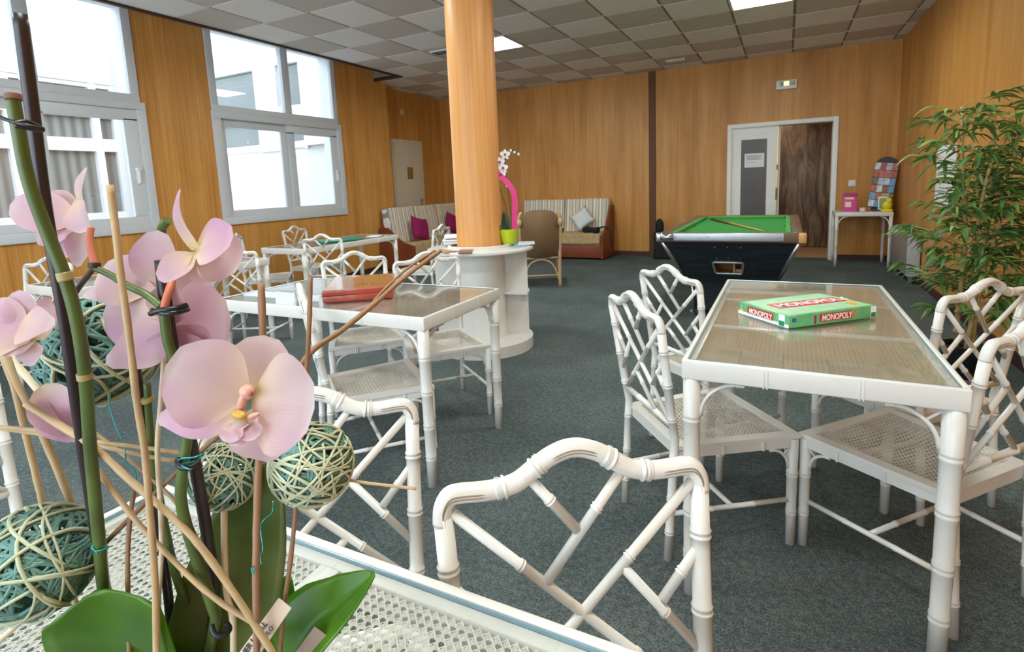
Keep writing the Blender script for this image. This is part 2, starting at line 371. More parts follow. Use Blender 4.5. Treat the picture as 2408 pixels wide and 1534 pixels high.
def cane(mb, poly, pitch, zf, width=0.0022, seg=1, gap=0.0013, dw=0.0019):
    xs = [p[0] for p in poly]; ys = [p[1] for p in poly]
    def strip(p, d, w_, dz):
        r = clipline(p, d, poly)
        if not r: return
        t0, t1 = r; nx, ny = -d[1]*w_/2, d[0]*w_/2; prev = None
        for i in range(seg+1):
            t = t0+(t1-t0)*i/seg; x, y = p[0]+d[0]*t, p[1]+d[1]*t; z = zf(x, y)+dz
            b = len(mb.v); mb.v += [(x+nx, y+ny, z-0.0003), (x-nx, y-ny, z-0.0003), (x, y, z+0.0005)]
            if prev is not None:
                mb.quadface((prev, prev+2, b+2, b)); mb.quadface((prev+2, prev+1, b+1, b+2)); mb.quadface((prev+1, prev, b, b+1))
            prev = b
    k = pitch; i0 = int(min(xs)/k)-1; i1 = int(max(xs)/k)+2
    for i in range(i0, i1):
        for g in (-gap, gap): strip((i*k+g, 0), (0, 1), width, 0)
    for j in range(int(min(ys)/k)-1, int(max(ys)/k)+2):
        for g in (-gap, gap): strip((0, j*k+g), (1, 0), width, 0.0009)
    q = 0.70710678; lim = int((max(xs)-min(xs)+max(ys)-min(ys))/k)+4; c0 = round(((min(xs)+max(xs))+(min(ys)+max(ys)))/2/k); c1 = round(((min(ys)+max(ys))-(min(xs)+max(xs)))/2/k)
    for i in range(-lim, lim):
        strip((0, (c0+i+.5)*k), (q, -q), dw, 0.0018); strip((0, (c1+i+.5)*k), (q, q), dw, 0.0026)
def text_mesh(txt, size, mat, parent, M4, name='lettering', extrude=0.0004, align='LEFT', bold=0.0, xs=1.0):
    cu = bpy.data.curves.new('txt', 'FONT'); cu.body = txt; cu.size = size; cu.extrude = extrude; cu.align_x = align; cu.offset = bold; cu.resolution_u = 4
    o = bpy.data.objects.new('txt', cu); COL.objects.link(o)
    dg = bpy.context.evaluated_depsgraph_get(); me = bpy.data.meshes.new_from_object(o.evaluated_get(dg))
    bpy.data.objects.remove(o); bpy.data.curves.remove(cu); me.name = name
    me.transform(M4 @ Matrix.Diagonal((xs, 1, 1, 1)) if xs != 1 else M4); me.materials.clear(); me.materials.append(mat)
    ob = bpy.data.objects.new(name, me); COL.objects.link(ob)
    if parent: ob.parent = parent
    return ob
def frame4(o, x, y):  # matrix from origin, x dir, y dir
    x = Vector(x).normalized(); y = Vector(y); z = x.cross(y).normalized(); y = z.cross(x); mm = Matrix.Identity(4)
    for i in range(3): mm[i][0] = x[i]; mm[i][1] = y[i]; mm[i][2] = z[i]; mm[i][3] = o[i]
    return mm
RND = random.Random(7)
# ================================================================ the setting
X0, X1, YB, YF, H = -3.46, 3.71, 3.89, -7.7, 3.01
b = MB(); b.box((-4.05, YF-0.2, -0.1), (X1+0.2, 4.09, 0)); struct('floor', b, M['carpet'])
WIN = [(-1.165, 0.835, 1), (-3.89, -1.885, 2), (-6.6, -4.6, 3)]
b = MB(); t0, t1 = X0-0.3, X0
b.box((t0, YF-0.2, 0), (t1, 1.94, 0.97)); b.box((t0, YF-0.2, 3.24), (t1, 1.94, 3.45))
edges = [YF-0.2, -6.58, -4.62, -3.87, -1.905, -1.145, 0.815, 1.94]
for i in range(0, 8, 2): b.box((t0, edges[i], 0.97), (t1, edges[i+1], 3.24))
b.box((-4.05, 1.6, 0), (t0, 1.94, 3.45)); b.box((-4.05, 1.94, 0), (-3.75, 4.09, 3.45)); struct('wall_left', b, M['wall'])
b = MB(); b.box((-3.75, YB, 0), (1.54, 4.09, 3.2)); b.box((1.54, YB, 2.06), (3.01, 4.09, 3.2)); b.box((3.01, YB, 0), (3.91, 4.09, 3.2)); struct('wall_back', b, M['wall'])
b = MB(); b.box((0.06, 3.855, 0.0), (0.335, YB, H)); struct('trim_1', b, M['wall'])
b = MB(); b.box((0.335, 3.86, 0.0), (0.44, YB, H)); struct('slot_shade_strip', b, M['strip'])  # brown strip painted in place of the shadowed door-track slot
b = MB(); b.box((X1, YF-0.2, 0), (3.91, YB, 3.2)); struct('wall_right', b, M['wall'])
b = MB(); y0, y1 = YF-0.2, YF
b.box((X0, y0, 0), (X1, y1, 0.3)); b.box((X0, y0, 2.8), (X1, y1, 3.2)); b.box((X0, y0, 0.3), (-3.0, y1, 2.8)); b.box((3.2, y0, 0.3), (X1, y1, 2.8)); struct('wall_front', b, M['wall'])
# ceiling: grid plane with one tile body per cell
b = MB(); fixtures = {(-2, 1), (3, 1), (-2, -4), (3, -4), (-2, -9), (3, -9)}
b.box((-2.94, YF, 3.018), (X1, YB, 3.12), 1); b.box((-3.75, 1.65, 3.018), (-2.94, YB, 3.12), 1)
for i in range(-7, 7):
    for j in range(-13, 7):
        xa, xb, ya, yb = i*0.6+0.013, i*0.6+0.587, j*0.6+0.010, j*0.6+0.590
        if (i, j) in fixtures: continue
        if j*0.6 < 1.65: xa = max(xa, -2.94)
        xa = max(xa, -3.75); xb = min(xb, X1); ya = max(ya, YF); yb = min(yb, YB)
        if i*0.6 < -2.94 and j*0.6 < 1.65 < j*0.6+0.6:
            if xb < -2.94+0.02: ya = 1.65
        if xb-xa > 0.03 and yb-ya > 0.03 and not (xb <= -2.94+0.01 and yb <= 1.65): b.box((xa, ya, 3.006), (xb, yb, 3.02))
struct('ceiling', b, [M['tile'], M['tbar_dark']])
b = MB()
for j in range(-12, 7): b.box((-2.93 if j*0.6 < 1.65 else -3.74, j*0.6-0.009, 3.009), (X1, j*0.6+0.009, 3.019))
struct('trim_3', b, M['tbar_light'])  # white rows over tan gaps: lit and shaded tile edges put into colour
b = MB(); b.box((-2.965, YF, 2.985), (-2.925, 1.69, 3.03)); b.box((-3.46, 1.65, 2.985), (-2.965, 1.69, 3.03)); struct('trim_4', b, M['darktrim'])
b = MB(); b.box((-3.46, YF, 3.34), (-2.9, 1.72, 3.4)); b.box((-2.94, YF, 3.12), (-2.9, 1.72, 3.34)); b.box((-3.46, 1.69, 3.03), (-2.94, 1.72, 3.34)); struct('trim_5', b, M['pocket'])
b = MB(); b.box((X0, YF, 0), (X0+0.012, 1.94, 0.075)); b.box((-3.75, 1.94, 0), (-3.738, YB, 0.075)); struct('baseboard_left', b, M['basebd'])
b = MB(); b.box((-3.73, YB-0.012, 0), (0.06, YB, 0.08)); b.box((0.06, 3.843, 0), (0.335, 3.855, 0.08)); b.box((0.44, YB-0.012, 0), (1.49, YB, 0.08)); b.box((3.06, YB-0.012, 0), (X1, YB, 0.08)); struct('baseboard_back', b, M['basebd'])
b = MB(); b.box((X1-0.012, YF, 0), (X1, YB-0.012, 0.085)); struct('baseboard_right', b, M['basebd'])

def window(n, y0, y1):
    """tall window: fixed lights above, two sliding sashes below; y0<y1, on wall X0"""
    fr = MB(); xo = X0+0.028
    def bar(mb, ya, yb, za, zb, xa, xb): mb.rbox((xa, ya, za), (xb, yb, zb), 0.004)
    zl, zm, zt = 0.95, 2.25, 3.24
    # lower outer frame (wider and proud of the wall)
    bar(fr, y0, y1, zl, zl+0.085, X0-0.06, xo); bar(fr, y0, y1, zm-0.075, zm, X0-0.06, xo)
    bar(fr, y0, y0+0.10, zl+0.085, zm-0.075, X0-0.06, xo); bar(fr, y1-0.085, y1, zl+0.085, zm-0.075, X0-0.06, xo)
    # upper frame
    ya, yb = y0+0.012, y1-0.035
    bar(fr, ya, yb, zm, zm+0.075, X0-0.06, X0+0.014); bar(fr, ya, yb, zt-0.09, zt, X0-0.06, X0+0.014)
    bar(fr, ya, ya+0.085, zm+0.075, zt-0.09, X0-0.06, X0+0.014); bar(fr, yb-0.085, yb, zm+0.075, zt-0.09, X0-0.06, X0+0.014)
    ymid = y0+1.09; bar(fr, ymid-0.055, ymid+0.055, zm+0.075, zt-0.09, X0-0.06, X0+0.014)
    for lo, hi in (((X0-0.31, y0-0.004, zl+0.012), (X0-0.06, y0+0.028, zt)), ((X0-0.31, y1-0.028, zl+0.012), (X0-0.06, y1+0.004, zt)), ((X0-0.34, y0, zl), (X0-0.06, y1, zl+0.03)), ((X0-0.31, y0, zt-0.03), (X0-0.06, y1, zt+0.005))): fr.box(lo, hi)
    f = fr.build('window_%d' % n, M['frame']); tag(f, kind='structure')
    for (a_, c_) in ((ya+0.085, ymid-0.055), (ymid+0.055, yb-0.085)):
        g = MB(); g.box((X0-0.032, a_, zm+0.075), (X0-0.028, c_, zt-0.09)); g.build('pane', M['glass'], f)
    # sashes
    for (a_, c_, xs, hnd) in ((y0+0.10, ymid-0.03, X0-0.045, False), (ymid-0.045, y1-0.085, X0-0.012, True)):
        s_ = MB(); wd = 0.085 if not hnd else 0.11
        bar(s_, a_, c_, zl+0.085, zl+0.165, xs-0.018, xs+0.018); bar(s_, a_, c_, zm-0.165 if not hnd else zm-0.185, zm-0.075, xs-0.018, xs+0.018)
        bar(s_, a_, a_+wd-0.01, zl+0.165, zm-0.165, xs-0.018, xs+0.018); bar(s_, c_-wd-0.02, c_, zl+0.165, zm-0.165, xs-0.018, xs+0.018)
        so = s_.build('window_sash', M['frame'], f)
        g = MB(); g.box((xs-0.004, a_+wd-0.01, zl+0.16), (xs+0.0, c_-wd-0.02, zm-0.16)); g.build('pane', M['glass'], so)
        if hnd:
            h_ = MB(); h_.rbox((xs+0.018, c_-0.075, 1.44), (xs+0.03, c_-0.045, 1.60), 0.004); h_.rbox((xs+0.028, c_-0.085, 1.57), (xs+0.05, c_-0.04, 1.60), 0.005); h_.rbox((xs+0.038, c_-0.07, 1.45), (xs+0.05, c_-0.052, 1.59), 0.004)
            h_.build('window_handle', M['handle_white'], so)
for (a_, c_, n) in WIN: window(n, a_, c_)
# unseen glazed front, added behind the camera for soft frontal light
fr = MB()
for x in (-3.0, -1.45, 0.1, 1.65, 3.14): fr.box((x, YF-0.12, 0.3), (x+0.06, YF-0.04, 2.8))
for z in (0.3, 2.74): fr.box((-3.0, YF-0.12, z), (3.2, YF-0.04, z+0.06))
f = fr.build('window_4', M['frame']); tag(f, kind='structure')
for x in (-2.94, -1.39, 0.16, 1.71): g = MB(); g.box((x, YF-0.082, 0.36), (x+1.49, YF-0.078, 2.74)); g.build('pane', M['glass'], f)

# alcove door
b = MB(); b.rbox((-3.752, 2.30, 0), (-3.725, 3.19, 2.165), 0.004)
d = b.build('door_1', M['doorcream']); tag(d, kind='structure')
b = MB(); b.rbox((-3.728, 2.335, 0.01), (-3.712, 3.155, 2.115), 0.003); lf = b.build('door_leaf', M['doorcream'], d)
b = MB(); b.rbox((-3.713, 2.68, 1.47), (-3.706, 2.84, 1.68), 0.003); b.build('door_plaque', plain('tan_plaque', (150, 112, 58), 0.5), d)
b = MB(); b.rbox((-3.715, 3.02, 0.98), (-3.705, 3.06, 1.12), 0.003); b.tube([(-3.70, 3.04, 1.08), (-3.66, 3.04, 1.08), (-3.655, 3.0, 1.08), (-3.655, 2.93, 1.08)], 0.009, 8); b.build('door_handle', M['alu'], d)
# back door
b = MB()
for lo, hi in (((1.54, 3.86, 0), (1.60, 4.09, 2.06)), ((2.945, 3.86, 0), (3.012, 4.09, 2.06)), ((1.60, 3.86, 2.0), (2.945, 4.09, 2.06)), ((2.245, 3.96, 0), (2.275, 4.02, 2.0))): b.rbox(lo, hi, 0.004)
d = b.build('door_2', M['doorwhite']); tag(d, kind='structure')
b = MB(); x0, x1, y0, y1 = 1.60, 2.235, 3.915, 3.955
b.box((x0, y0, 0.01), (x1, y1, 0.30)); b.box((x0, y0, 1.82), (x1, y1, 2.0)); b.box((x0, y0, 0.30), (1.735, y1, 1.82)); b.box((2.095, y0, 0.30), (x1, y1, 1.82)); lf = b.build('door_leaf', M['doorwhite'], d)
b = MB(); b.box((1.735, 3.93, 0.30), (2.095, 3.94, 1.82)); b.build('door_pane', M['tint_glass'], lf)
b = MB(); b.box((2.236, 3.90, 0.02), (2.246, 3.958, 1.99)); b.build('edge_strip', M['brass'], lf)
b = MB(); b.box((2.225, 3.88, 0.90), (2.25, 3.915, 1.08)); b.box((2.23, 3.89, 1.35), (2.25, 3.915, 1.42)); b.build('door_latch', plain('dark_brass', (120, 84, 40), 0.4, 0.7), lf)
b = MB(); b.box((0.9, 4.09, -0.1), (3.5, 5.8, 0.002)); o = b.build('floor', M['terracotta']); tag(o, kind='structure')
b = MB(); b.box((0.8, 4.09, 0), (0.9, 5.9, 2.4)); b.box((3.5, 4.09, 0), (3.6, 5.9, 2.4)); b.box((0.8, 4.09, 2.4), (3.6, 5.9, 2.5)); b.box((0.8, 5.8, 0), (3.6, 5.9, 2.4)); struct('wall_passage', b, M['doorcream'])
b = MB(); b.rbox((1.7, 5.38, 0.01), (3.12, 5.42, 2.35), 0.004); d3 = b.build('door_3', M['darkwood']); tag(d3, kind='structure')
b = MB(); b.rbox((3.12, 5.36, 0.0), (3.5, 5.44, 2.38), 0.004); struct('trim_6', b, plain('grey_jamb', (96, 90, 88), 0.5))
t = thing('ceiling_light', 'lit ceiling light of the passage beyond the back door, out of view', 'ceiling light', (2.2, 4.75, 2.38))
b = MB(); b.rbox((-0.2, -0.2, -0.02), (0.2, 0.2, 0.02), 0.004); b.build('diffuser', emis('passage_lamp', (255, 236, 206), 6.0), t)
# notice taped inside the door pane
p_ = MB(); p_.box((1.785, 3.925, 1.40), (2.06, 3.9275, 1.61)); po = p_.build('door_notice', M['paper']); tag(po, 'white printed notice taped to the dark glass pane of the white back door', 'notice')
t = MB()
for i, (z, x_) in enumerate(((1.575, 2.03), (1.56, 2.01), (1.545, 2.03), (1.53, 1.98), (1.515, 2.02), (1.47, 1.93))): t.box((1.81, 3.9243, z), (x_, 3.925, z+0.006))
t.build('printed_lines', M['ink_grey'], po)

# ---- outside: the courtyard with the opposite wings
b = MB(); b.box((-12, -12, -0.4), (-3.8, 8, -0.3)); struct('floor', b, M['ext'])
b = MB(); b.box((-7.3, -9, -0.3), (-7.0, -3.9, 4.4)); b.box((-7.3, -3.9, -0.3), (-7.0, -0.25, 1.0)); b.box((-7.3, -3.9, 3.06), (-7.0, -0.25, 4.4)); b.box((-7.35, -0.25, -0.3), (-6.9, 0.12, 4.4)); struct('wall_courtyard', b, M['ext'])
b = MB()
for z0_, z1_ in ((1.0, 1.12), (2.05, 2.24), (2.56, 2.66), (3.0, 3.06)): b.box((-7.14, -3.9, z0_), (-7.02, -0.25, z1_))
for y_ in (-3.9, -2.75, -1.66, -0.62, -0.33): b.box((-7.13, y_, 0.99), (-7.01, y_+0.1, 3.07))
tag(b.build('window_5', M['ext_frame']), kind='structure'); f5 = bpy.data.objects['window_5']
b = MB(); b.box((-7.11, -3.9, 1.0), (-7.10, -0.25, 3.06)); b.build('curtained_pane', M['curtain'], f5)
b = MB(); b.box((-8.6, 2.0, -0.3), (-4.05, 2.2, 2.14)); b.box((-8.6, 2.0, 3.72), (-4.05, 2.2, 4.6)); b.box((-5.36, 1.9, 2.14), (-4.05, 2.2, 3.72)); b.box((-8.8, 2.0, -0.3), (-8.2, 2.2, 4.6)); struct('wall_wing', b, M['ext'])
b = MB()
for z0_, z1_ in ((2.12, 2.24), (2.66, 2.88), (3.62, 3.74)): b.box((-8.2, 1.97, z0_), (-5.36, 2.08, z1_))
for x_ in (-8.2, -6.6, -6.1, -5.42): b.box((x_, 1.955, 2.10), (x_+(0.5 if x_ == -6.6 else 0.08), 2.085, 3.76))
tag(b.build('window_6', M['ext_frame']), kind='structure'); f6 = bpy.data.objects['window_6']
b = MB(); b.box((-8.2, 2.06, 2.14), (-5.36, 2.07, 3.72)); b.build('window_pane', M['dark_glass'], f6)

# ---- round wooden column
CC = (0.228, -1.582)
b = MB(); b.lathe([(0.181, 0.80), (0.181, H)], (CC[0], CC[1], 0), 48); tag(b.build('column', M['column']), 'round wood veneered column standing in the white shelf unit', 'column', kind='structure')

# ---- ceiling fixtures
def ceiling_light(i, j, label):
    cx, cy = i*0.6+0.3, j*0.6+0.3; t = thing('ceiling_light', label, 'ceiling light', (cx, cy, 3.0), 0, 'recessed ceiling lights')
    b = MB()
    for lo, hi in (((-0.297, -0.297, -0.002), (-0.27, 0.297, 0.02)), ((0.27, -0.297, -0.002), (0.297, 0.297, 0.02)), ((-0.27, -0.297, -0.002), (0.27, -0.27, 0.02)), ((-0.27, 0.27, -0.002), (0.27, 0.297, 0.02))): b.box(lo, hi)
    b.build('frame', M['tbar_light'], t)
    b = MB(); b.box((-0.27, -0.27, 0.004), (0.27, 0.27, 0.012)); b.build('diffuser', M['lamp'], t)
    b = MB()
    for k in range(1, 9): b.box((-0.27+k*0.06-0.002, -0.27, -0.001), (-0.27+k*0.06+0.002, 0.27, 0.0035))
    b.build('louvre', M['alu'], t)
ceiling_light(-2, 1, 'lit square ceiling light partly hidden behind the wooden column')
ceiling_light(3, 1, 'lit square ceiling light cut by the top edge, above the pool table')
for (i, j, s_) in ((-2, -4, 'middle row, window side'), (3, -4, 'middle row, plant side'), (-2, -9, 'rear row, window side'), (3, -9, 'rear row, plant side')):
    ceiling_light(i, j, 'lit square ceiling light out of view, '+s_)
def vent(x, y, sx, sy, label, name, mat):
    t = thing(name, label, 'ceiling vent', (x, y, 3.0)); b = MB(); b.rbox((-sx, -sy, -0.012), (sx, sy, 0.008), 0.003); b.build('casing', M['tbar_light'], t)
    b = MB()
    for k in range(3): b.box((-sx+0.02, -sy+0.02+k*(2*sy-0.04)/3, -0.014), (sx-0.02, -sy+0.02+(k+0.6)*(2*sy-0.04)/3, -0.0118))
    b.build('slot', mat, t)
vent(0.87, 3.26, 0.14, 0.07, 'small white ceiling vent near the dark strip of the back wall', 'ceiling_vent', M['tbar_light'])
vent(-1.55, 0.81, 0.18, 0.10, 'dark slotted ceiling vent just left of the wooden column', 'ceiling_vent', M['black'])

# ================================================================ faux bamboo furniture
CH = dict(wr=.356, wf=.418, d=.41, wt=.392, lean=.062, H=.834, seat=.405, rail=.478)
def make_chair():
    c = CH; root = thing('dining_chair', 'x', 'chair')
    yb = -c['d']/2; ysl = lambda z: yb-0.008-(c['lean'])*max(0, (z-c['seat']))/(c['H']-c['seat'])
    def X(z): return c['wr']/2+(c['wt']-c['wr'])/2*max(0, (z-c['seat']))/(c['H']-c['seat'])
    Hh = c['H']
    for s in (-1, 1):
        b = MB(); yr = yb-0.012
        pts = [(s*(c['wr']/2-0.004), yr-0.02, 0), (s*c['wr']/2, yr, c['seat']-0.04), (s*X(c['seat']), ysl(c['seat']), c['seat']+0.02)]
        for k in range(1, 5): z = c['seat']+0.02+(Hh-0.03-c['seat']-0.02)*k/4; pts.append((s*X(z), ysl(z), z))
        bamboo(b, pts, 0.0138, (0.10, 0.22, 0.36, 0.50, 0.62, 0.735), 12, 0.0142); b.build('back_post', M['white'], root)
    # crest rail, one piece with rounded corners
    prof = [(0, -0.04), (0.006, -0.018), (0.03, -0.003), (0.07, 0.0), (0.14, -0.001), (0.21, 0.0), (0.28, 0.006), (0.34, 0.020), (0.40, 0.035), (0.46, 0.044), (0.5, 0.046)]
    prof = prof+[(1-u, z) for u, z in reversed(prof[:-1])]; W = c['wt']
    path = catmull([((u-0.5)*W, ysl(Hh+dz)-0.0, Hh+dz) for u, dz in prof], 4)
    L = [0]
    for i in range(1, len(path)): L.append(L[-1]+(path[i]-path[i-1]).length)
    tot = L[-1]; b = MB(); kn = [tot*0.245, tot*0.375]; kn += [tot-k for k in kn]
    bamboo(b, path, 0.0142, [kn[0], kn[1], kn[2], kn[3]], 14, bump=0.2)
    # thin tan lines painting the shade inside the crest and corner grooves
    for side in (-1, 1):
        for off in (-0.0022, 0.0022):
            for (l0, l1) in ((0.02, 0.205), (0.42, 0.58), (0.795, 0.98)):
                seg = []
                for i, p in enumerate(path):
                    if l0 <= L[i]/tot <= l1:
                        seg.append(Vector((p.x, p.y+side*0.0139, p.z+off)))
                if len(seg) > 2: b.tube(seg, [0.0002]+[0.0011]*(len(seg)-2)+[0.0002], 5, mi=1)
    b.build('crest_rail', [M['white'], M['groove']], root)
    # bottom rail of the back
    zr = c['rail']; b = MB(); bamboo(b, [(-X(zr), ysl(zr), zr), (X(zr), ysl(zr), zr)], 0.0105, (0.12, 0.25), 10); b.build('lower_rail', M['white'], root)
    # lattice rods (u left to right seen from behind, v up)
    def bp(u, v, dy=0): z = zr+(Hh-0.004-zr)*v; return Vector(((u-0.5)*2*X(z), ysl(z)+dy, z))
    rods = [((.03, .94), (.97, .01), (.30, .72)), ((.97, .94), (.03, .01), (.27, .74)), ((.30, 1.04), (.64, .60), (.36,)), ((.68, 1.05), (.50, .80), (.45,)),
            ((0, .67), (.17, .455), (.5,)), ((.33, .625), (.02, .23), (.55,)), ((1, .65), (.69, .285), (.5,)), ((.84, .46), (.99, .27), (.45,)), ((.355, .32), (.68, .02), (.35,))]
    b = MB()
    for i, (p, q, ks) in enumerate(rods):
        A, B = bp(*p), bp(*q); l = (B-A).length; bamboo(b, [A, B], 0.0079, [l*k for k in ks], 10, bump=0.22)
    b.build('back_lattice', M['white'], root)
    # seat frame: trapezoid, slightly dished cane panel
    zs = c['seat']; yf = c['d']/2+0.016; wr, wf = c['wr']/2+0.008, c['wf']/2+0.018; yk = yb-0.004
    out = [(-wr, yk), (wr, yk), (wf, yf), (-wf, yf)]; w_ = 0.034; inn = [(-wr+w_, yk+w_), (wr-w_, yk+w_), (wf-w_-0.004, yf-w_), (-wf+w_+0.004, yf-w_)]
    b = MB()
    for i in range(4):
        o0, o1, i0, i1 = out[i], out[(i+1) % 4], inn[i], inn[(i+1) % 4]
        for (za, zb, sh) in ((zs-0.014, zs, 0.0), (zs-0.046, zs-0.016, 0.006)):
            def P(p, z, k): cxy = Vector((0, 0.0)); return (p[0]*(1-k*4), p[1]*(1-k*4), z)
            k_ = sh
            A = [P(o0, za, k_), P(o1, za, k_), P(o1, zb, k_), P(o0, zb, k_)]; B_ = [(i0[0], i0[1], za), (i1[0], i1[1], za), (i1[0], i1[1], zb), (i0[0], i0[1], zb)]
            bb = len(b.v); b.v += A+B_
            for q in ((0, 1, 2, 3), (5, 4, 7, 6), (3, 2, 6, 7), (1, 0, 4, 5)): b.quadface([bb+x for x in q])
    for k in (-0.07, 0.07): b.rbox((k-0.004, yf-0.010, zs-0.047), (k+0.004, yf+0.0015, zs-0.015), 0.0015); b.rbox((k+0.007, yf-0.010, zs-0.047), (k+0.012, yf+0.001, zs-0.015), 0.0012)
    for s in (-1, 1):
        for k in (-0.05, 0.09):
            xx = wr+(wf-wr)*((k-yk)/(yf-yk)); b.rbox((s*(xx-0.004)-0.005, k-0.004, zs-0.047), (s*(xx-0.004)+0.005, k+0.004, zs-0.015), 0.0015)
    b.build('seat_frame', M['white'], root)
    b = MB(); inn2 = [(x*1.03, y*1.03) for x, y in inn]
    def zf(x, y): q = max(0, 1-(x/0.19)**2)*max(0, 1-(y/0.21)**2); return zs-0.003-0.016*q
    cane(b, inn2, 0.0150, zf, 0.0022, 8, 0.0013, 0.0019); b.build('cane_seat', M['cane'], root)
    # front legs
    for s in (-1, 1):
        b = MB(); x = s*c['wf']/2; bamboo(b, [(x, c['d']/2, zs-0.016), (x*1.0, c['d']/2, 0)], 0.0185, (0.13, 0.27), 12, 0.0145, 0.12); b.build('leg', M['white'], root)
    # corner brackets
    def bracket(px, py, dx, dy):
        b = MB(); r = 0.072; pts = []
        for k in range(9):
            a_ = PI/2*k/8; pts.append((px+dx*(0.016+r*(1-math.sin(a_))), py+dy*(0.016+r*(1-math.sin(a_))), zs-0.05-r*(1-math.cos(a_))))
        b.tube(pts, 0.0058, 8); A = Vector(pts[4]); b.tube([(px+dx*0.012, py+dy*0.012, zs-0.05), A], 0.003, 6); b.build('bracket', M['white'], root)
    for s in (-1, 1):
        bracket(s*c['wf']/2, c['d']/2, -s, 0); bracket(s*c['wf']/2, c['d']/2, 0, -1)
    # stretchers: an H
    zz = 0.165; st = {}
    for s in (-1, 1):
        b = MB(); A = Vector((s*c['wf']/2, c['d']/2, zz)); B = Vector((s*(c['wr']/2-0.002), yb-0.02, zz)); bamboo(b, [A, B], 0.0085, (0.14, 0.29), 10); b.build('stretcher', M['white'], root); st[s] = A.lerp(B, 0.5)
    b = MB(); bamboo(b, [st[-1], st[1]], 0.0085, (0.12, 0.26), 10); b.build('stretcher', M['white'], root)
    return root
CHG = 'white faux bamboo dining chairs'
chairs = [ # x, y, rot, label
 (2.121, -3.253, -0.891, 'white bamboo-style chair at the left near corner of the table with the green game box'),
 (2.086, -2.590, -0.70, 'white bamboo-style chair at left of the game box table, in front of the pool table'),
 (2.743, -3.250, 0.85, 'white bamboo-style chair at the right near corner of the game box table, cut off'),
 (2.800, -2.700, 0.74, 'white bamboo-style chair right of the game box table, just before the leafy plant'),
 (2.262, -4.757, 3.765, 'white bamboo-style chair with its back large in the foreground, centre of the picture'),
 (1.732, -4.728, -2.414, 'white bamboo-style chair in the left foreground, right behind the twine balls'),
 (0.690, -3.400, -0.66, 'white bamboo-style chair seen edge-on at the near side of the red box table'),
 (0.096, -2.800, -2.284, 'white bamboo-style chair on the far side of its table, directly behind the red box'),
 (0.626, -2.752, -2.304, 'white bamboo-style chair on the far side of the red box table, beside the column'),
 (-1.600, -2.270, 0.47, 'white bamboo-style chair seen from behind, between the pink flowers and the green board table'),
 (-2.340, -3.560, 3.467, 'white bamboo-style chair at the far left, partly behind the dark stake, facing us'),
 (-1.640, -1.240, 0.30, 'white bamboo-style chair seen from behind at the near right corner of the green board table'),
 (-2.760, -0.50, -1.45, 'white bamboo-style chair on the window side of the green board table, facing us'),
 (-2.62, -1.28, -0.80, 'white bamboo-style chair seen edge-on at the left end of the green board table'),
 (-1.218, -0.430, 1.72, 'white bamboo-style chair left of the column, in front of the magenta cushions'),
 (-2.47, -2.74, 3.5, 'white bamboo-style chair against the window side, almost wholly hidden by the pink flowers'),
 (0.684, -4.804, -1.57, 'white bamboo-style chair at the left picture edge, only one post and rail showing'),
]
proto = make_chair()
allch = [proto]+[copy_tree(proto) for _ in chairs[1:]]
for o, (x, y, r, lab) in zip(allch, chairs):
    o.location = (x, y, 0); o.rotation_euler = (0, 0, r); o['label'] = lab; o['group'] = CHG; o['category'] = 'chair'

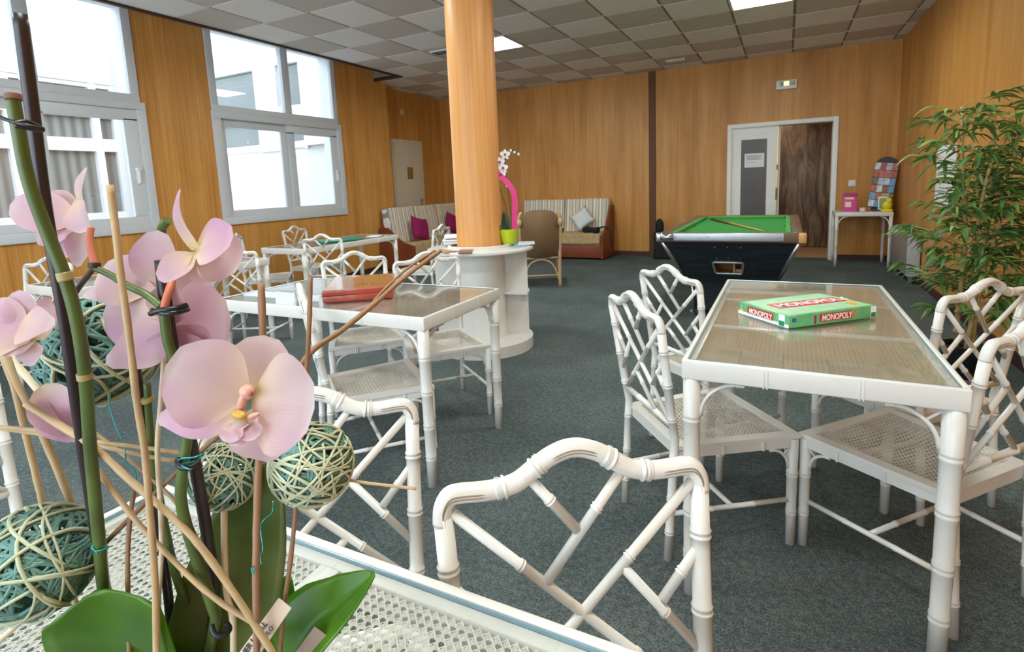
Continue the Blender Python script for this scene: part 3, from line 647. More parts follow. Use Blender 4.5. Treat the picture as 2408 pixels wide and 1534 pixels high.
def make_table(w, l, label, canemat, h=0.75, cw_=0.0021, seg=1):
    """w along local x, l along local y"""
    root = thing('dining_table', label, 'table'); hx, hy = w/2, l/2; fw = 0.036; ap = 0.058
    b = MB()
    lp = 0.016
    for lo, hi in (((-hx, -hy, h-ap), (hx, -hy+lp, h)), ((-hx, hy-lp, h-ap), (hx, hy, h)), ((-hx, -hy+lp-0.004, h-ap), (-hx+lp, hy-lp+0.004, h)), ((hx-lp, -hy+lp-0.004, h-ap), (hx, hy-lp+0.004, h))):
        b.rbox(lo, hi, 0.005)
    for lo, hi in (((-hx+0.01, -hy+lp-0.004, h-ap+0.004), (hx-0.01, -hy+fw, h-0.0075)), ((-hx+0.01, hy-fw, h-ap+0.004), (hx-0.01, hy-lp+0.004, h-0.0075)), ((-hx+lp-0.004, -hy+fw-0.002, h-ap+0.004), (-hx+fw, hy-fw+0.002, h-0.0075)), ((hx-fw, -hy+fw-0.002, h-ap+0.004), (hx-lp+0.004, hy-fw+0.002, h-0.0075))):
        b.rbox(lo, hi, 0.002)
    b.build('frame', M['white'], root)
    b = MB()
    for (n, hl, ax) in ((2, hx, 0), (3, hy, 1)):
        for s in (-1, 1):
            for k in range(1, n+1):
                p = -hl+2*hl*k/(n+1)
                for q in (-0.006, 0.003):
                    if ax == 0: lo, hi = (p+q, s*hy-(0.003 if s > 0 else 0.002), h-ap-0.001), (p+q+0.004, s*hy+(0.002 if s > 0 else 0.003), h-0.006)
                    else: lo, hi = (s*hx-0.0025, p+q, h-ap-0.001), (s*hx+0.0025, p+q+0.004, h-0.006)
                    b.rbox(lo, hi, 0.001)
    b.build('ring_carving', M['white'], root)
    b = MB(); ix, iy = hx-fw, hy-fw
    for k in (-1, 1):
        p = k*iy*0.36; b.rbox((-ix, p-0.017, h-0.016), (ix, p+0.017, h-0.007), 0.002)
    b.build('divider', M['white'], root)
    b = MB(); cane(b, [(-ix-0.004, -iy-0.004), (ix+0.004, -iy-0.004), (ix+0.004, iy+0.004), (-ix-0.004, iy+0.004)], 0.0125, lambda x, y: h-0.0155, cw_, seg, 0.0013, cw_*0.85); b.build('cane_panel', canemat, root)
    b = MB(); gx, gy = hx-lp-0.001, hy-lp-0.001; b.box((-gx, -gy, h-0.0065), (gx, gy, h-0.0015))
    for lo, hi in (((-gx, -gy, h-0.0064), (gx, -gy+0.0022, h-0.0012)), ((-gx, gy-0.0022, h-0.0064), (gx, gy, h-0.0012)), ((-gx, -gy+0.0022, h-0.0064), (-gx+0.0022, gy-0.0022, h-0.0012)), ((gx-0.0022, -gy+0.0022, h-0.0064), (gx, gy-0.0022, h-0.0012))): b.box(lo, hi, 1)
    b.build('glass_top', [M['table_glass'], M['glass_edge']], root)
    for sx in (-1, 1):
        for sy in (-1, 1):
            b = MB(); x, y = sx*(hx-0.026), sy*(hy-0.026); bamboo(b, [(x, y, h-0.02), (x, y, 0)], 0.0255, (0.16, 0.31, 0.46, 0.6), 14, 0.021, 0.09, 0.010); b.build('leg', M['white'], root)
            for (dx, dy) in ((-sx, 0), (0, -sy)):
                b = MB(); r = 0.105; pts = []
                for k in range(11):
                    a_ = PI/2*k/10; q = 0.025+r*(1-math.sin(a_)); pts.append((x+dx*q, y+dy*q, h-ap-0.008-r*(1-math.cos(a_))))
                b.tube(pts, 0.0085, 8, flat=0.7); b.tube([(x+dx*0.02, y+dy*0.02, h-ap-0.008), pts[5]], 0.004, 6)
                e = pts[0]; b.rbox((e[0]-0.012, e[1]-0.012, h-ap-0.012), (e[0]+0.012, e[1]+0.012, h-ap+0.004), 0.003); b.build('bracket', M['white'], root)
    return root
tabs = [(2.442, -3.00, 0.66, 1.36, 0, 'cane_beige', 'white bamboo-style table under glass carrying the green board game box', 0.75),
        (0.41, -3.17, 0.66, 1.32, PI/2, 'cane', 'white bamboo-style table under glass carrying the red wooden box', 0.75),
        (-2.04, -0.86, 0.60, 1.42, 0, 'cane_white', 'white bamboo-style table near the window carrying the green board', 0.75),
        (-1.80, -2.86, 0.60, 1.42, 0, 'cane_white', 'white bamboo-style table by the left window, bare, behind the pink flowers', 0.75),
        (2.04, -5.03, 0.66, 1.36, PI/2, 'cane_white', 'near white bamboo-style table with cane under glass, carrying the pink orchid', 0.75)]
for (x, y, w_, l_, r, cm, lab, hh) in tabs:
    t = make_table(w_, l_, lab, M[cm], hh, 0.0027 if cm == 'cane_beige' else 0.0022); t.location = (x, y, 0); t.rotation_euler = (0, 0, r); t['group'] = 'white faux bamboo tables'
# console table against the back wall (no cane, solid top)
def make_console():
    root = thing('console_table', 'small white bamboo-style side table at the back wall carrying the postcard rack', 'table', (3.29, 3.50, 0)); hx, hy, h = 0.325, 0.31, 0.735
    b = MB(); b.rbox((-hx, -hy, h-0.055), (hx, hy, h), 0.01); b.build('top', M['white'], root)
    for sx in (-1, 1):
        for sy in (-1, 1):
            b = MB(); x, y = sx*(hx-0.024), sy*(hy-0.024); bamboo(b, [(x, y, h-0.03), (x, y, 0)], 0.023, (0.2, 0.4, 0.58), 12, 0.019, 0.08, 0.01); b.build('leg', M['white'], root)
        b = MB(); x, y = sx*(hx-0.024), -(hy-0.024); pts = [(x-sx*(0.02+0.1*(1-math.sin(PI/2*k/8))), y, h-0.06-0.1*(1-math.cos(PI/2*k/8))) for k in range(9)]; b.tube(pts, 0.008, 8); b.build('bracket', M['white'], root)
make_console()
# ================================================================ shelf unit round the column
A0 = math.radians(30.4)
t = thing('round_shelf_unit', 'white round shelf unit wrapped around the base of the wooden column', 'shelf unit', (CC[0], CC[1], 0))
b = MB(); b.lathe([(0.0, 0), (0.392, 0), (0.392, 0.085), (0.0, 0.085)], n=64); b.build('plinth', M['white'], t)
b = MB(); b.lathe([(0.184, 0.085), (0.184, 0.79)], n=48); b.build('drum', M['doorwhite'], t)
b = MB(); b.lathe([(0.183, 0.775), (0.41, 0.775), (0.418, 0.782), (0.418, 0.797), (0.41, 0.805), (0.183, 0.805)], n=64); b.build('top', M['white'], t)
b = MB(); b.lathe([(0.235, 0.805), (0.235, 0.822), (0.24, 0.826), (0.25, 0.826), (0.255, 0.822), (0.255, 0.805)], n=64); b.build('raised_ring', M['white'], t)
b = MB(); b.sector(0.184, 0.375, 0.425, 0.445, math.radians(8), math.radians(215), n=40); b.build('shelf', M['white'], t)
for ang in (30.4, 92, 150, 208):
    b = MB(); R_ = Matrix.Rotation(math.radians(ang), 4, 'Z'); b.rbox((0.18, -0.009, 0.085), (0.365, 0.009, 0.775), 0.002, M4=R_); b.build('panel', M['white'], t)

def flat_stack(name, label, cat, x, y, z, rz, sheets, group=None):
    t = thing(name, label, cat, (x, y, z), rz, group); zz = 0.0
    for (w_, l_, h_, mt, dr) in sheets:
        b = MB(); b.rbox((-w_/2, -l_/2, zz), (w_/2, l_/2, zz+h_), min(0.002, h_*0.4), M4=Matrix.Rotation(dr, 4, 'Z')); b.build('magazine', mt, t); zz += h_+0.0003
    return t
P = plain
flat_stack('magazine_stack', 'stack of white magazines on the left of the round shelf top, below the magenta cushions', 'magazines', -0.035, -1.50, 0.827, 0.55,
           [(0.22, 0.29, 0.012, M['paper'], 0), (0.21, 0.28, 0.010, P('mag_grey', (196, 200, 208), 0.4), 0.06), (0.22, 0.29, 0.014, M['paper'], -0.05), (0.20, 0.27, 0.008, P('mag_dark', (96, 98, 110), 0.4), 0.1), (0.21, 0.29, 0.012, M['paper'], 0.02)])
for (x, y, z, rz, w_, l_, c1, lab) in [(0.13, -1.93, 0.806, 1.1, 0.10, 0.20, (190, 140, 100), 'tan leaflet lying flat at the front of the round shelf top, left of centre'),
                                   (0.30, -1.92, 0.806, 0.5, 0.10, 0.20, (140, 92, 66), 'brown leaflet lying flat at the front of the round shelf top, right of centre'),
                                   (0.505, -1.50, 0.806, 0.9, 0.14, 0.20, (150, 178, 206), 'blue brochure under the lime pot on the round shelf top'),
                                   (0.545, -1.40, 0.813, 0.45, 0.13, 0.21, (226, 226, 234), 'white brochure jutting past the edge of the round shelf top at the lime pot'),
                                   (0.46, -1.35, 0.806, 1.2, 0.14, 0.20, (96, 92, 92), 'dark booklet on the round shelf top behind the lime pot')]:
    b = MB(); b.rbox((-w_/2, -l_/2, 0), (w_/2, l_/2, 0.006), 0.001); o = b.build('leaflet', P('leaflet_'+str(c1[0]), c1, 0.4)); tag(o, lab, 'leaflet'); o.location = (x, y, z); o.rotation_euler = (0, 0, rz)

# white orchid in a lime pot
t = thing('potted_orchid', 'small white orchid in a lime pot with a pink ribbon, on the round shelf top', 'potted plant', (0.455, -1.52, 0.820))
b = MB(); b.lathe([(0.0, 0), (0.048, 0), (0.058, 0.02), (0.070, 0.08), (0.074, 0.118), (0.068, 0.118), (0.062, 0.09), (0.0, 0.09)], n=32); b.build('pot', M['lime'], t)
rv = Vector((RX.x, RX.y, 0)).normalized(); fv = Vector((FW.x, FW.y, 0)).normalized()
def L3(a_, z, f_=0.0): return rv*a_+fv*f_+Vector((0, 0, z))
def leaf(mb, path, widths, nrm, fold=0.15, n=4, mi=0):
    P_ = catmull(path, 5); k = len(P_); base = len(mb.v)
    for i, p in enumerate(P_):
        T_ = (P_[min(i+1, k-1)]-P_[max(i-1, 0)]).normalized(); sd = T_.cross(Vector(nrm)).normalized(); nn_ = sd.cross(T_)
        f_ = i/(k-1)*(len(widths)-1); q = int(min(f_, len(widths)-2)); wd = widths[q]+(widths[q+1]-widths[q])*(f_-q)
        for j in range(-n, n+1):
            v_ = j/n; mb.v.append(tuple(p+sd*(v_*wd)+nn_*(abs(v_)*wd*fold - wd*0.10*math.cos(v_*PI/2)))); 
            if mb.attr is not None: mb.attr.append((i/(k-1), v_))
    m_ = 2*n+1
    for i in range(k-1):
        for j in range(m_-1): mb.quadface((base+i*m_+j, base+i*m_+j+1, base+(i+1)*m_+j+1, base+(i+1)*m_+j), True, mi)
up = Vector((0, 0, 1))
for pts, wd in (([L3(0, .10), L3(-.02, .18), L3(-.035, .25)], [.012, .03, .026, .004]), ([L3(-.01, .10), L3(-.06, .16), L3(-.11, .19)], [.012, .03, .026, .003]), ([L3(-.01, .10, -.02), L3(-.05, .13, -.03), L3(-.08, .13, -.04)], [.012, .026, .02, .003])):
    b = MB(); leaf(b, pts, wd, -fv+up*0.6); b.build('leaf', M['leafdark'], t)
b = MB(); b.tube(catmull([L3(.015, .10), L3(.02, .25), L3(.005, .45), L3(-.002, .56), L3(.0, .64), L3(.03, .71), L3(.07, .715), L3(.10, .69)], 5), 0.003, 6); b.build('stem', M['stembrown'], t)
b = MB(); b.tube(catmull([L3(.0, .10), L3(-.01, .25), L3(-.045, .40), L3(-.08, .475), L3(-.11, .49)], 5), 0.003, 6); b.build('stem', M['stembrown'], t)
rb = catmull([L3(.045, .11, -.02), L3(.05, .22, -.02), L3(.058, .33, -.02), L3(.04, .42, -.02), L3(-.01, .49, -.02), L3(-.07, .55, -.02), L3(-.115, .575, -.02), L3(-.10, .55, -.02)], 6)
b = MB()
for i, p in enumerate(rb):
    T_ = (rb[min(i+1, len(rb)-1)]-rb[max(i-1, 0)]).normalized(); sd = T_.cross(-fv).normalized()
    b.v += [tuple(p-sd*.020), tuple(p+sd*.020+fv*0.006)]
    if i: k = len(b.v); b.quadface((k-4, k-3, k-1, k-2), True)
b.build('ribbon', M['pink'], t, fix=False)
def small_flower(p, r, name='flower'):
    b = MB(); lean = -fv+up*0.1
    for k in range(5):
        a_ = PI/2+2*PI*k/5; d = rv*math.cos(a_)+up*math.sin(a_); wd = r*(0.46 if k in (1, 4) else 0.30)
        leaf(b, [p, p+d*r*0.5+fv*0.002, p+d*r+fv*r*0.15], [r*.08, wd, wd*0.9, wd*.1], lean, 0.1, 2, 0)
    b.ell(p-fv*0.008, (r*.2, r*.2, r*.24), 8, 6, 1); b.build(name, [M['petalwhite'], M['lippurple']], t)
for (a_, z) in ((-.005, .685), (-.048, .630), (-.025, .585), (-.045, .535)): small_flower(L3(a_, z, -.012), .042)
for (a_, z) in ((.068, .70), (.098, .685), (.04, .715), (.0, .45)): b = MB(); b.ell(L3(a_, z, -.005), (.009, .009, .012)); b.build('bud', M['petalwhite'], t)

# ================================================================ sofas
def rock(mb, lo, hi, r, seed=1, amp=0.006, M4=None):
    bm = bmesh.new(); bmesh.ops.create_cube(bm, size=1)
    for v in bm.verts: v.co = Vector([(lo[i]+hi[i])/2+v.co[i]*(hi[i]-lo[i]) for i in range(3)])
    bmesh.ops.bevel(bm, geom=list(bm.edges), offset=r, segments=3, profile=0.6, affect='EDGES')
    bmesh.ops.subdivide_edges(bm, edges=[e for e in bm.edges if e.calc_length() > 0.08], cuts=5, use_grid_fill=True)
    from mathutils import noise
    for v in bm.verts: v.co += v.normal*amp*noise.noise(v.co*7+Vector((seed*3.1, 0, 0)))*1.6
    b = len(mb.v); bm.verts.index_update()
    for v in bm.verts: mb.v.append(tuple(M4 @ v.co if M4 else v.co))
    for f in bm.faces: mb.quadface([b+v.index for v in f.verts], True)
    bm.free()
def sofa(label, loc, rz, wdt, n, endpanels, ph=1.0):
    """back along local +y side, sits facing -y"""
    t = thing('sofa', label, 'sofa', loc, rz); hw = wdt/2
    b = MB(); b.rbox((-hw, -0.34, 0.03), (hw, 0.30, 0.26), 0.008); b.rbox((-hw, 0.24, 0.03), (hw, 0.29, 0.72), 0.008); b.build('base', M['redwood'], t)
    b = MB(); rock(b, (-hw+0.01, -0.36, 0.25), (hw-0.01, 0.12, 0.44), 0.04, 3, 0.02); b.build('seat_cover', M['throw'], t)
    for k in range(n):
        xa = -hw+wdt*k/n+0.008; xb = -hw+wdt*(k+1)/n-0.008; b = MB(); Tm = Matrix.Translation((0, 0.10, 0.40)) @ Matrix.Rotation(-0.16, 4, 'X')
        rock(b, (xa, -0.07, 0.0), (xb, 0.10, 0.60), 0.035, k, 0.006, Tm); c = b.build('back_cushion', [M['stripe']], t)
    for s in endpanels:
        b = MB(); x = s*(hw+0.018); prof = [(-0.37, 0.02), (-0.37, 0.40), (-0.30, 0.43), (-0.20, 0.47), (-0.10, 0.55), (0.0, 0.68), (0.08, 0.80), (0.14, 0.88), (0.30, 0.88), (0.30, 0.02)]
        prof = [(y_, z_ if z_ < 0.3 else 0.40+(z_-0.40)*ph) for y_, z_ in prof]
        k = len(prof); bb = len(b.v)
        for q in (-0.018, 0.018): b.v += [(x+q, y, z) for y, z in prof]
        b.quadface([bb+i for i in range(k)]); b.quadface([bb+k+i for i in reversed(range(k))])
        for i in range(k): b.quadface((bb+i, bb+(i+1) % k, bb+k+(i+1) % k, bb+k+i))
        b.build('end_panel', M['redwood'], t)
    return t
sofa('striped sofa with a beige cover against the back wall, right of the column', (-1.11, 3.58, 0), 0, 1.60, 2, (1,))
sofa('striped sofa with magenta cushions in the left corner, partly behind the column', (-3.13, 2.52, 0), PI/2, 2.0, 3, (-1, 1), 0.6)
def cushion(label, M4, mat, s=0.2, th=0.07):
    b = MB(); n = 12; base = 0
    for side in (1, -1):
        base = len(b.v)
        for i in range(n+1):
            for j in range(n+1):
                u, v = i/n*2-1, j/n*2-1; q = (1-u**4)*(1-v**4); pin = 1-0.08*(1-abs(u))*0-0.07*(u*u*(1-v*v)+v*v*(1-u*u))*0
                k = 1-0.10*((1-u*u)*v*v+(1-v*v)*u*u); b.v.append(tuple(M4 @ Vector((u*s*k, side*th*max(q, 0)**0.6, v*s*k))))
        for i in range(n):
            for j in range(n): k = base+i*(n+1)+j; b.quadface((k, k+1, k+n+2, k+n+1), True)
    o = b.build('cushion', mat); bm = bmesh.new(); bm.from_mesh(o.data); bmesh.ops.remove_doubles(bm, verts=bm.verts, dist=1e-4); bmesh.ops.recalc_face_normals(bm, faces=bm.faces); bm.to_mesh(o.data); bm.free()
    return tag(o, label, 'cushion')
cushion('white cushion standing on its corner against the striped sofa at the back wall', Matrix.Translation((-0.72, 3.50, 0.665)) @ Matrix.Rotation(-0.35, 4, 'X') @ Matrix.Rotation(0.9, 4, 'Y'), M['whitecloth'], 0.17, 0.06)
cushion('magenta cushion on the corner sofa, farther from the column', Matrix.Translation((-3.02, 2.02, 0.63)) @ Matrix.Rotation(PI/2, 4, 'Z') @ Matrix.Rotation(-0.3, 4, 'X') @ Matrix.Rotation(0.25, 4, 'Y'), M['magenta'], 0.20, 0.07)
cushion('magenta cushion on the corner sofa, next to the column', Matrix.Translation((-3.02, 3.02, 0.63)) @ Matrix.Rotation(PI/2, 4, 'Z') @ Matrix.Rotation(-0.3, 4, 'X') @ Matrix.Rotation(0.45, 4, 'Y'), M['magenta'], 0.19, 0.07)
b = MB(); rock(b, (-0.14, -0.09, 0), (0.12, 0.09, 0.07), 0.025, 5, 0.03); b.tube(catmull([(0.1, 0, 0.05), (0.22, -0.03, 0.08), (0.33, -0.08, 0.02), (0.36, -0.16, -0.10), (0.37, -0.17, -0.22)], 5), 0.012, 8)
o = b.build('handbag', M['black']); o.location = (-0.50, 3.38, 0.46); tag(o, 'small black bag with a strap on the sofa seat beside the white cushion', 'bag')

# wicker armchair seen from behind
def wicker():
    t = thing('wicker_armchair', 'brown wicker armchair with cane pole legs, back turned, right of the column', 'armchair', (-0.47, 1.12, 0), math.radians(27))
    for s in (-1, 1):
        b = MB(); b.tube(catmull([(s*0.23, -0.30, 0), (s*0.235, -0.27, 0.30), (s*0.25, -0.26, 0.60), (s*0.255, -0.26, 0.86), (s*0.22, -0.25, 0.93)], 5), 0.021, 10); b.build('leg', M['rattan'], t)
        b = MB(); b.tube([(s*0.25, 0.25, 0), (s*0.25, 0.24, 0.42)], 0.02, 10); b.build('leg', M['rattan'], t)
        b = MB(); b.tube(catmull([(s*0.25, -0.26, 0.72), (s*0.31, -0.05, 0.70), (s*0.32, 0.20, 0.66), (s*0.27, 0.27, 0.52), (s*0.25, 0.25, 0.40)], 5), 0.022, 10); b.build('armrest', M['rattan'], t)
        b = MB(); b.ell((s*0.255, -0.28, 0.80), (0.035, 0.035, 0.05)); b.build('pole_wrapping', M['rattan'], t)
    b = MB(); pr = [(0.235*math.sin(a_)*(1 if abs(math.sin(a_)) < .98 else 1), 0.62+0.34*max(math.cos(a_), -1)) for a_ in [PI*2*k/36 for k in range(36)]]
    pr = [(0.245*(abs(math.sin(q_))**.55)*(1 if math.sin(q_) >= 0 else -1), 0.66+0.30*(abs(math.cos(q_))**.6)*(1 if math.cos(q_) >= 0 else -1)) for q_ in [PI*2*k/36 for k in range(36)]]
    n = 36; base = len(b.v)
    for yy in (-0.275, -0.235):
        b.v += [(x, yy-0.05*(1-(x/0.24)**2)*0.6, z) for x, z in pr]
    b.quadface([base+i for i in range(n)], True); b.quadface([base+n+i for i in reversed(range(n))], True)
    for i in range(n): b.quadface((base+i, base+(i+1) % n, base+n+(i+1) % n, base+n+i), True)
    b.build('woven_back', M['wicker'], t)
    b = MB(); b.rbox((-0.24, -0.26, 0.36), (0.25, 0.27, 0.44), 0.03); b.build('seat', M['wicker'], t)
    b = MB(); b.tube(catmull([(-0.23, -0.29, 0.05), (-0.15, -0.285, 0.27), (0, -0.28, 0.34), (0.15, -0.285, 0.27), (0.23, -0.29, 0.05)], 6), 0.012, 8); b.tube([(-0.23, -0.28, 0.36), (0.23, -0.28, 0.36)], 0.014, 8); b.tube([(-0.23, -0.29, 0.14), (0.23, -0.29, 0.14)], 0.011, 8); b.tube([(0.23, -0.29, 0.14), (0.25, 0.25, 0.14)], 0.011, 8); b.build('leg_brace', M['rattan'], t)
wicker()

# ================================================================ pool table
def pool():
    t = thing('pool_table', 'black coin-style pool table with a green baize top in front of the back door', 'pool table', (1.955, 0, 0)); zt = 0.82
    xa, xb, ya, yb = -0.545, 0.545, -0.62, 1.62
    # tapered body
    def frustum(mb, lo, hi, z0, z1, mi=0):
        bb = len(mb.v)
        for (x0, y0, x1, y1), z in ((lo, z0), (hi, z1)): mb.v += [(x0, y0, z), (x1, y0, z), (x1, y1, z), (x0, y1, z)]
        for q in ((3, 2, 1, 0), (4, 5, 6, 7), (0, 1, 5, 4), (1, 2, 6, 5), (2, 3, 7, 6), (3, 0, 4, 7)): mb.quadface([bb+i for i in q], False, mi)
    b = MB(); top = (xa+0.03, ya+0.03, xb-0.03, yb-0.03); bot = (xa+0.19, ya+0.33, xb-0.19, yb-0.33); zb_, zt_ = 0.36, zt-0.075
    def fp(u, v): # point on the slanted front face, u 0..1, v 0 bottom..1 top
        x0 = bot[0]+(top[0]-bot[0])*v; x1 = bot[2]+(top[2]-bot[2])*v; return Vector((x0+(x1-x0)*u, bot[1]+(top[1]-bot[1])*v, zb_+(zt_-zb_)*v))
    us = [0, 0.36, 0.63, 1]; vs = [0, 0.24, 0.52, 1]
    for i in range(3):
        for j in range(3):
            if i == 1 and j == 1: continue
            b.poly([fp(us[i], vs[j]), fp(us[i+1], vs[j]), fp(us[i+1], vs[j+1]), fp(us[i], vs[j+1])])
    c0 = [(bot[0], bot[1]), (bot[2], bot[1]), (bot[2], bot[3]), (bot[0], bot[3])]; c1 = [(top[0], top[1]), (top[2], top[1]), (top[2], top[3]), (top[0], top[3])]
    for i in (1, 2, 3):
        j = (i+1) % 4; b.poly([(*c0[i], zb_), (*c0[j], zb_), (*c1[j], zt_), (*c1[i], zt_)])
    b.poly([(*c, zb_) for c in reversed(c0)])
    b.build('body', M['blacklam'], t, fix=False)
    # ball return
    b = MB(); q = [fp(us[1], vs[1]), fp(us[2], vs[1]), fp(us[2], vs[2]), fp(us[1], vs[2])]; dv = Vector((0, 0.22, 0))
    for i in range(4): b.poly([q[i], q[(i+1) % 4], q[(i+1) % 4]+dv, q[i]+dv])
    b.poly([p+dv for p in q]); b.box((q[0].x+0.14, q[0].y-0.0, q[0].z+0.0), (q[0].x+0.155, q[0].y+0.2, q[2].z)); b.box((q[0].x+0.155, q[0].y+0.03, q[0].z), (q[1].x, q[0].y+0.2, q[0].z+0.035)); b.build('ball_return', M['chute'], t)
    b = MB(); loop = []
    for i in range(4):
        p0, p1 = q[i], q[(i+1) % 4]; loop += [p0.lerp(p1, 0.06), p0.lerp(p1, 0.5), p0.lerp(p1, 0.94)]
    loop = [p+Vector((0, -0.006, 0)) for p in loop]; b.tube(loop, 0.011, 8, closed=True); b.build('return_frame', M['alu'], t)
    b = MB()
    for u in (0.40, 0.50, 0.60):
        for v in (0.88, 0.62): p = fp(u, v); b.ell(p, (0.006, 0.004, 0.006), 8, 6)
    b.build('screw', M['brass'], t)
    b = MB(); frustum(b, (bot[0]+0.02, bot[1]+0.25, bot[2]-0.02, bot[3]-0.25), (bot[0]+0.01, bot[1]+0.22, bot[2]-0.01, bot[3]-0.22), 0.05, zb_); b.build('pedestal', M['blacklam'], t)
    for sx in (0, 1):
        for sy in (0, 1):
            b = MB(); x0 = (bot[0], bot[2])[sx]; y0 = (bot[1], bot[3])[sy]; x1 = (top[0], top[2])[sx]; y1 = (top[1], top[3])[sy]
            b.tube([(x0, y0, zb_), (x1, y1, zt_)], 0.017, 8); b.build('corner_trim', M['chrome'], t)
            b = MB(); xx = (bot[0]+0.015, bot[2]-0.015)[sx]; yy = (bot[1]+0.235, bot[3]-0.235)[sy]; b.tube([(xx, yy, 0.0), (xx, yy, zb_)], 0.018, 8); b.lathe([(0, 0), (0.03, 0), (0.03, 0.03), (0.018, 0.045), (0, 0.045)], (xx, yy, 0), 16); b.build('corner_trim', M['chrome'], t)
    # rails
    b = MB(); rw = 0.085
    b.rbox((xa, ya, zt-0.075), (xb, ya+rw, zt), 0.012); b.rbox((xa, yb-rw, zt-0.075), (xb, yb, zt), 0.012); b.rbox((xa, ya+rw, zt-0.075), (xa+rw, yb-rw, zt), 0.012); b.rbox((xb-rw, ya+rw, zt-0.075), (xb, yb-rw, zt), 0.012); b.build('rail', M['brownrail'], t)
    b = MB(); b.rbox((xa+0.125, ya-0.008, zt-0.062), (xb-0.135, ya+0.004, zt+0.002), 0.004); b.build('rail_plate', M['alu'], t)
    b = MB()
    for x in (xa+0.15, xa+0.40, xa+0.66, xb-0.16): b.ell((x, ya-0.009, zt-0.03), (0.004, 0.003, 0.004), 8, 6)
    b.build('screw', M['blackplastic'], t)
    for x, mt in ((xa+0.01, M['chrome']), (xb-0.01, M['cue'])):
        b = MB(); b.rbox((x-0.03, ya-0.006, zt-0.078), (x+0.03, ya+0.05, zt+0.004), 0.015); b.build('corner_cap', mt, t)
    b = MB(); b.tube([(xa+0.02, ya+0.0, zt-0.033), (xa+0.13, ya-0.003, zt-0.033)], 0.026, 10); b.build('chrome_bar', M['chrome'], t)
    b = MB(); b.box((xa+rw, ya+rw, zt-0.05), (xb-rw, yb-rw, zt-0.035)); b.build('baize', M['green_felt'], t)
    b = MB(); cw = 0.042
    for lo, hi in (((xa+rw+0.05, ya+rw, zt-0.038), (xb-rw-0.05, ya+rw+cw, zt-0.003)), ((xa+rw+0.05, yb-rw-cw, zt-0.038), (xb-rw-0.05, yb-rw, zt-0.003)), ((xa+rw, ya+rw+0.05, zt-0.038), (xa+rw+cw, 0.46, zt-0.003)), ((xa+rw, 0.55, zt-0.038), (xa+rw+cw, yb-rw-0.05, zt-0.003)), ((xb-rw-cw, ya+rw+0.05, zt-0.038), (xb-rw, 0.46, zt-0.003)), ((xb-rw-cw, 0.55, zt-0.038), (xb-rw, yb-rw-0.05, zt-0.003))): b.rbox(lo, hi, 0.008)
    b.build('cushion_rail', M['green_cushion'], t)
    for x in (xa+rw+0.015, xb-rw-0.015):
        for y in (ya+rw+0.015, 0.505, yb-rw-0.015):
            b = MB(); b.lathe([(0.0, 0), (0.045, 0), (0.045, 0.013)], (x, y, zt-0.0445), 20); b.build('pocket', M['blackplastic'], t)
pool()
b = MB(); A = Vector((1.62, 1.30, 0.80)); B = Vector((2.20, -0.12, 0.793)); mdl = A.lerp(B, 0.42)
b.tube([A, mdl], [0.0145, 0.012], 10, mi=1); b.tube([mdl, B], [0.012, 0.007], 10, mi=0); o = b.build('pool_cue', [M['cue'], M['cue_dark']]); tag(o, 'wooden cue lying across the green baize of the pool table', 'cue')
t = thing('tall_bag', 'black bag standing on the carpet behind the left corner of the pool table', 'bag', (0.60, 3.60, 0))
b = MB(); rock(b, (-0.11, -0.12, 0.0), (0.16, 0.12, 0.45), 0.04, 9, 0.02); b.build('body', M['black'], t)
b = MB(); b.ell((-0.04, 0, 0.52), (0.07, 0.06, 0.13)); b.build('folded_top', M['black'], t)

# ================================================================ right hand wall
t = thing('convector_heater', 'grey panel heater on the right wall beside the console table', 'heater', (3.71, 2.55, 0))
b = MB(); b.rbox((-0.125, -0.52, 0.09), (-0.055, 0.56, 0.55), 0.008); b.build('panel', plain('heater_grey', (150, 142, 140), 0.35), t)
hm_ = plain('heater_light', (186, 188, 194), 0.4)
for ya_ in (-0.56, 0.56): b = MB(); b.rbox((-0.13, ya_, 0.09), (-0.01, ya_+0.04, 0.56), 0.008); b.build('end_cap', hm_, t)
b = MB(); b.box((-0.05, -0.50, 0.14), (-0.002, 0.54, 0.50)); b.build('back_box', plain('heater_dark', (70, 66, 74), 0.5), t)
b = MB(); b.rbox((-0.09, -0.44, 0.0), (-0.05, -0.40, 0.1), 0.004); b.rbox((-0.09, 0.44, 0.0), (-0.05, 0.48, 0.1), 0.004); b.build('foot', M['alu'], t)
t = thing('wall_poster', 'white printed sheet on the right wall half hidden by the leafy plant', 'poster', (3.708, 1.20, 0.90))
b = MB(); b.box((-0.004, -0.32, 0.0), (0, 0.36, 0.58)); b.build('sheet', M['paper'], t)
b = MB(); b.box((-0.0055, -0.28, 0.50), (-0.0042, -0.20, 0.55)); b.build('logo_block', M['magenta'], t)
b = MB()
for k in range(8): b.box((-0.0052, -0.22, 0.08+k*0.048), (-0.0042, 0.30-0.05*(k % 3), 0.088+k*0.048))
b.build('printed_lines', M['ink_grey'], t)
t = thing('exit_sign', 'small white emergency exit light box high on the back wall above the door', 'exit sign', (2.335, 3.888, 2.57))
b = MB(); b.rbox((-0.135, -0.055, -0.065), (0.135, 0, 0.062), 0.008); b.build('housing', M['doorwhite'], t)
b = MB(); b.rbox((-0.10, -0.058, -0.022), (0.115, -0.054, 0.045), 0.002); b.build('lens', plain('sign_lens', (196, 208, 186), 0.3), t)
b = MB(); b.rbox((-0.035, -0.0595, -0.018), (0.03, -0.0575, 0.042), 0.0008); b.build('bulb', M['exit_glow'], t)
b = MB()  # running figure and arrow, dark green
